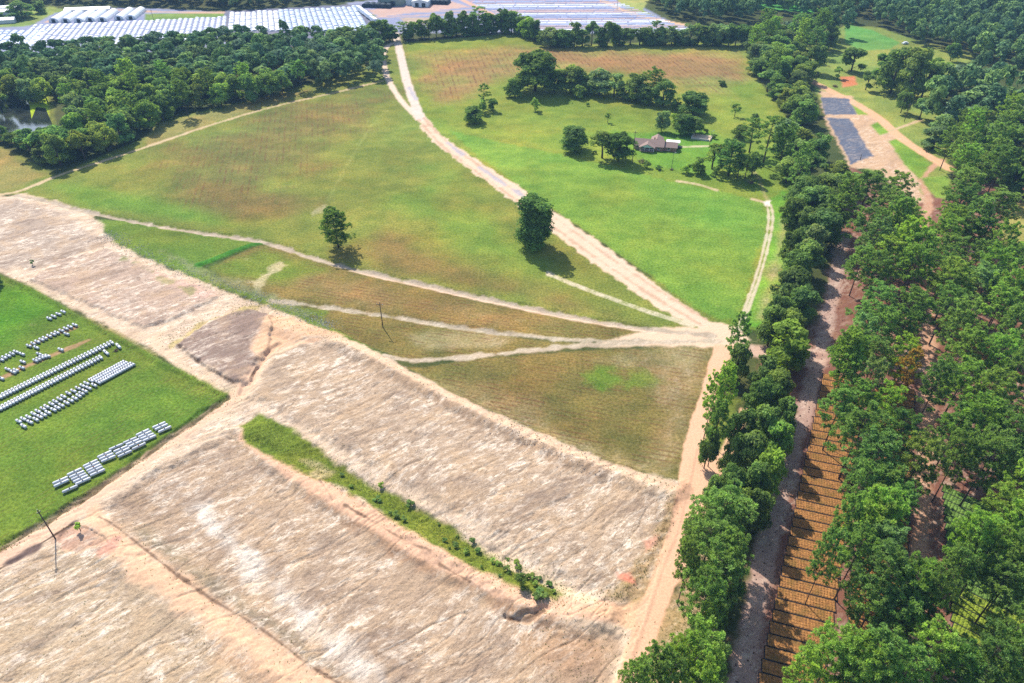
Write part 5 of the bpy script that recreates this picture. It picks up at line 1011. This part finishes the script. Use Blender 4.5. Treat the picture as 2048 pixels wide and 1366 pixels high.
# ---------------------------------------------------------------- plant beds under the pines
def bed_material(name, a, b, c2):
    t = NT(name); pos = t.n('ShaderNodeNewGeometry').outputs['Position']; f = t.noise(pos, 2.6, 6, .7); g = t.noise(pos, .45, 4)
    t.bsdf(t.mix(t.ramp(g, .45, .7), t.mix(t.ramp(f, .35, .65), a, b), c2), .9, .05); return t.m
M_STRAW = bed_material('straw_topped_pots', tuple(srgb(136, 94, 56)), tuple(srgb(198, 142, 84)), tuple(srgb(142, 108, 60)))
M_PLANT = bed_material('potted_greens', tuple(srgb(80, 112, 52)), tuple(srgb(140, 170, 84)), tuple(srgb(106, 134, 62)))
M_PLANTY = bed_material('yellow_potted_greens', tuple(srgb(110, 130, 44)), tuple(srgb(166, 180, 66)), tuple(srgb(130, 148, 52)))
M_EDGE = plain('black_edging', (.018, .018, .020), .8, .1)
def bed(o0, du, dn, L, Wd, mat, label, group, cell=.28, hh=.16, name='plant_bed'):
    nx, ny = int(L / cell) * 2, int(Wd / cell) * 2; r = rng
    xs = np.linspace(0, L, nx + 1); ys = np.linspace(0, Wd, ny + 1); XX, YY = np.meshgrid(xs, ys)
    Z = .16 + hh * np.abs(np.sin(XX * math.pi / (2 * cell)) * np.sin(YY * math.pi / (2 * cell))) ** .5 * r.uniform(.6, 1.1, XX.shape) + .04 * r.random(XX.shape)
    V = np.stack([XX, YY, Z], -1).reshape(-1, 3); idx = np.arange((nx + 1) * (ny + 1)).reshape(ny + 1, nx + 1)
    Q = np.stack([idx[:-1, :-1], idx[:-1, 1:], idx[1:, 1:], idx[1:, :-1]], -1).reshape(-1, 4)
    ob = put(name, mesh_np(name, V, Q, mat), None, (*o0, 0)); ob.rotation_euler.z = math.atan2(du[1], du[0]); tag(ob, label, 'plant bed', group)
    m = MB(); e = .13; m.box(-e, L + e, -e, -.01, 0, .22).box(-e, L + e, Wd + .01, Wd + e, 0, .22).box(-e, -.01, -.01, Wd + .01, 0, .22).box(L + .01, L + e, -.01, Wd + .01, 0, .22); put('edging', m.mesh('edging', M_EDGE), ob)
b0, b1 = G(1512, 1400), G(1650, 742); bl = b1 - b0; bn_ = bl / np.linalg.norm(bl); q = G(1623, 1083) - G(1571, 1071); du = q / np.linalg.norm(q); nb_ = int(np.linalg.norm(bl) / 2.72)
if du[0] * bn_[1] - du[1] * bn_[0] < 0: du = -du
sp = 2.72
for i in range(nb_):
    o0 = b0 + bn_ * (i * sp); s_ = abs(du[0] * bn_[1] - du[1] * bn_[0]) * sp - .34
    bed(o0, du, bn_, 10.5 if i > 2 else 11.5, s_, M_STRAW, f'orange straw topped plant bed, {ordinal(i)} from the near end beside the dirt lane', 'straw topped beds beside the lane')
    bed(o0 + du * 13.2, du, bn_, 9.5, s_, M_STRAW, f'orange straw topped plant bed behind the pines, {ordinal(i)} from the near end', 'straw topped beds behind the pines')
g0_, g1_ = G(1912, 1400), G(1882, 960); gl_ = g1_ - g0_; gn = gl_ / np.linalg.norm(gl_); q = G(1940, 1032) - G(1886, 1008); gu = q / np.linalg.norm(q)
for i in range(int(np.linalg.norm(gl_) / 2.3)):
    o0 = g0_ + gn * (i * 2.3); s_ = abs(gu[0] * gn[1] - gu[1] * gn[0]) * 2.3 - .3
    bed(o0, gu, gn, 16, s_, M_PLANTY if i in (6, 7, 8, 9, 10) else M_PLANT, f'green plant bed right of the second lane, {ordinal(i)} from the near end', 'green beds right of the second lane', .34, .2)
for i in range(9):
    o0 = G(1850, 640) + np.array([1.5, -i * 2.6]); bed(o0, du, bn_, 10, 2.0, M_STRAW, f'orange plant bed deep in the stand, {ordinal(i)} from the far end', 'orange beds deep in the stand')
# ---------------------------------------------------------------- small growth: saplings in the ditch, weeds and clods
dl = smooth_line(GP([(500, 868), (600, 905), (700, 960), (800, 1022), (900, 1078), (1000, 1135), (1110, 1192)])); nS = 0
for k in range(38):
    f = random.random() ** .38 * (len(dl) - 1.01); a = dl[int(f)]; b = dl[int(f) + 1]; p = a + (b - a) * (f - int(f)); nn = np.array([-(b - a)[1], (b - a)[0]]); nn /= np.linalg.norm(nn); p = p + nn * random.uniform(-2.6, 3.0)
    h = random.uniform(.45, 1.2); tone = random.choice(('dark green', 'mid green', 'bright green'))
    add_tree('sapling', random.choice(SHRUBS), p[0], p[1], h, h * random.uniform(.7, 1.0), tone, 'ditch', f'{"tall" if h > .9 else "small"} {tone} sapling in the green ditch between the sand banks', f'{"tall" if h > .9 else "small"} {tone} ditch saplings')
def tufts(name, pts, size, label, mat, cat, blades=7):
    n = len(pts); C = np.repeat(pts, blades, 0); r = rng; m = len(C); d = rdir(m, r); d[:, 2] = np.abs(d[:, 2]) + .35; d = unit(d); s = size * r.uniform(.5, 1.3, (m, 1))
    w = unit(np.cross(d, rdir(m, r))) * s * .22; V = np.stack([C - w, C + w, C + d * s + w * .3], 1).reshape(-1, 3); T = np.repeat(r.random(m), 3)
    tag(put(name, mesh_np(name, V, np.arange(3 * m).reshape(-1, 3), mat, False, {'tone': ('FLOAT', T)})), label, cat, kind='stuff')
def scatter_line(pts, n, sd, px=True):
    L = smooth_line(GP(pts)) if px else pts; f = rng.random(n) * (len(L) - 1.001); i = f.astype(int); p = L[i] + (L[i + 1] - L[i]) * (f - i)[:, None] + rng.normal(size=(n, 2)) * sd
    return np.column_stack([p, zfun(p[:, 0], p[:, 1])])
wp = [scatter_line([(500, 850), (640, 930), (800, 1050), (960, 1140), (1090, 1200)], 500, 2.2), scatter_line([(520, 870), (700, 960), (860, 1046), (1000, 1120), (1180, 1205)], 700, 2.0), scatter_line([(540, 640), (690, 690), (900, 800), (1200, 935), (1345, 980)], 600, 1.6), scatter_line([(215, 1060), (400, 1180), (520, 1262), (690, 1420)], 260, 2.5), scatter_line([(1340, 1000), (1310, 1090), (1270, 1176), (1210, 1200)], 400, 1.0), scatter_line([(1400, 1150), (1372, 1260), (1340, 1340), (1310, 1420)], 1000, 1.5), scatter_line([(20, 560), (200, 655), (320, 725), (455, 800)], 900, 1.4), scatter_line([(340, 680), (420, 632), (520, 606)], 700, 2.2), scatter_line([(0, 1100), (200, 972), (455, 798)], 900, .9), scatter_line([(230, 480), (420, 560), (560, 612), (700, 672)], 1600, 3.2), scatter_line([(1110, 1230), (1200, 1290), (1230, 1366)], 500, 5)]
wp = np.concatenate(wp); tufts('weeds', wp[rng.random(len(wp)) < .4], .24, 'dry and green weeds along the sand banks and tracks', M_WEED, 'weeds')
M_DITCH = leaf_material('ditch_blades', (.14, .18, .06), (.30, .36, .11), .4)
gp = scatter_line([(510, 866), (600, 905), (700, 960), (800, 1022), (900, 1078), (1000, 1135), (1110, 1190)], 4200, 1.8)
tufts('ditch_grass', gp, .17, 'rank green grass filling the ditch between the sand banks', M_DITCH, 'grass')
sp_ = SANDPOLY; lo_, hi_ = sp_.min(0), sp_.max(0); q = rng.uniform(np.maximum(lo_, (-140, 45)), np.minimum(hi_, (60, 200)), (3600, 2)); q = q[inside(q, sp_)]; q = q[fbm(q[:, 0] * .06, q[:, 1] * .06, 61, 3) > .55]
tufts('sparse_weeds', np.column_stack([q, zfun(q[:, 0], q[:, 1])]), .22, 'scattered small weeds over the washed sand', M_WEED, 'weeds', 5)
def clods(name, pts, size, mat, label, cat):
    vs, fs = [], []; base = np.array([(1, 0, 0), (-1, 0, 0), (0, 1, 0), (0, -1, 0), (0, 0, 1), (0, 0, -.6)]); fb = np.array([(0, 2, 4), (2, 1, 4), (1, 3, 4), (3, 0, 4), (2, 0, 5), (1, 2, 5), (3, 1, 5), (0, 3, 5)])
    for k, p in enumerate(pts): vs.append(base * size * rng.uniform(.4, 1.2, (6, 1)) * rng.uniform(.6, 1.3, (1, 3)) + p + (0, 0, .03)); fs.append(fb + 6 * k)
    tag(put(name, mesh_np(name, np.concatenate(vs), np.concatenate(fs), mat)), label, cat, kind='stuff')
ln = [(1668, 580), (1646, 680), (1622, 780), (1590, 880), (1564, 980), (1530, 1110), (1500, 1240), (1478, 1400)]
clods('clods', scatter_line(ln, 330, 2.0), .22, plain('dark_clods', (.09, .05, .04), .95, .05), 'dark clods and cones lying along the dirt lane', 'clods')
clods('rubble', np.concatenate([scatter_line([(215, 470), (300, 515), (420, 560), (560, 610), (660, 655)], 1700, 2.0)]), .18, plain('pale_stones', (.36, .36, .30), .9, .1, 0, .3, 1.5), 'pale rubble among weeds along the upper sand edge', 'rubble')
clods('sand_clods', scatter_line([(1040, 870), (1200, 940), (1100, 900), (1000, 850)], 160, 2.0), .16, plain('grey_clods', (.24, .20, .18), .95, .05), 'grey clods on the sand bank', 'clods')
# ---------------------------------------------------------------- air
if HAZE:
    me = MB().box(-2600, 2600, -500, 3700, -3.2, 121.5).mesh('haze', None) if False else bpy.data.meshes.new('haze')
    b = MB().box(-2600, 2600, -500, 3700, -3.2, 121.5); me.from_pydata(b.v, [], b.f); t = NT('haze'); v = t.n('ShaderNodeVolumePrincipled')
    v.inputs['Color'].default_value = (.34, .60, 1, 1); v.inputs['Density'].default_value = HAZE; v.inputs['Anisotropy'].default_value = 0; t.l(v.outputs[0], t.out.inputs['Volume']); me.materials.append(t.m)
    tag(put('haze', me), 'thin bluish haze over the whole country', 'haze', kind='stuff')
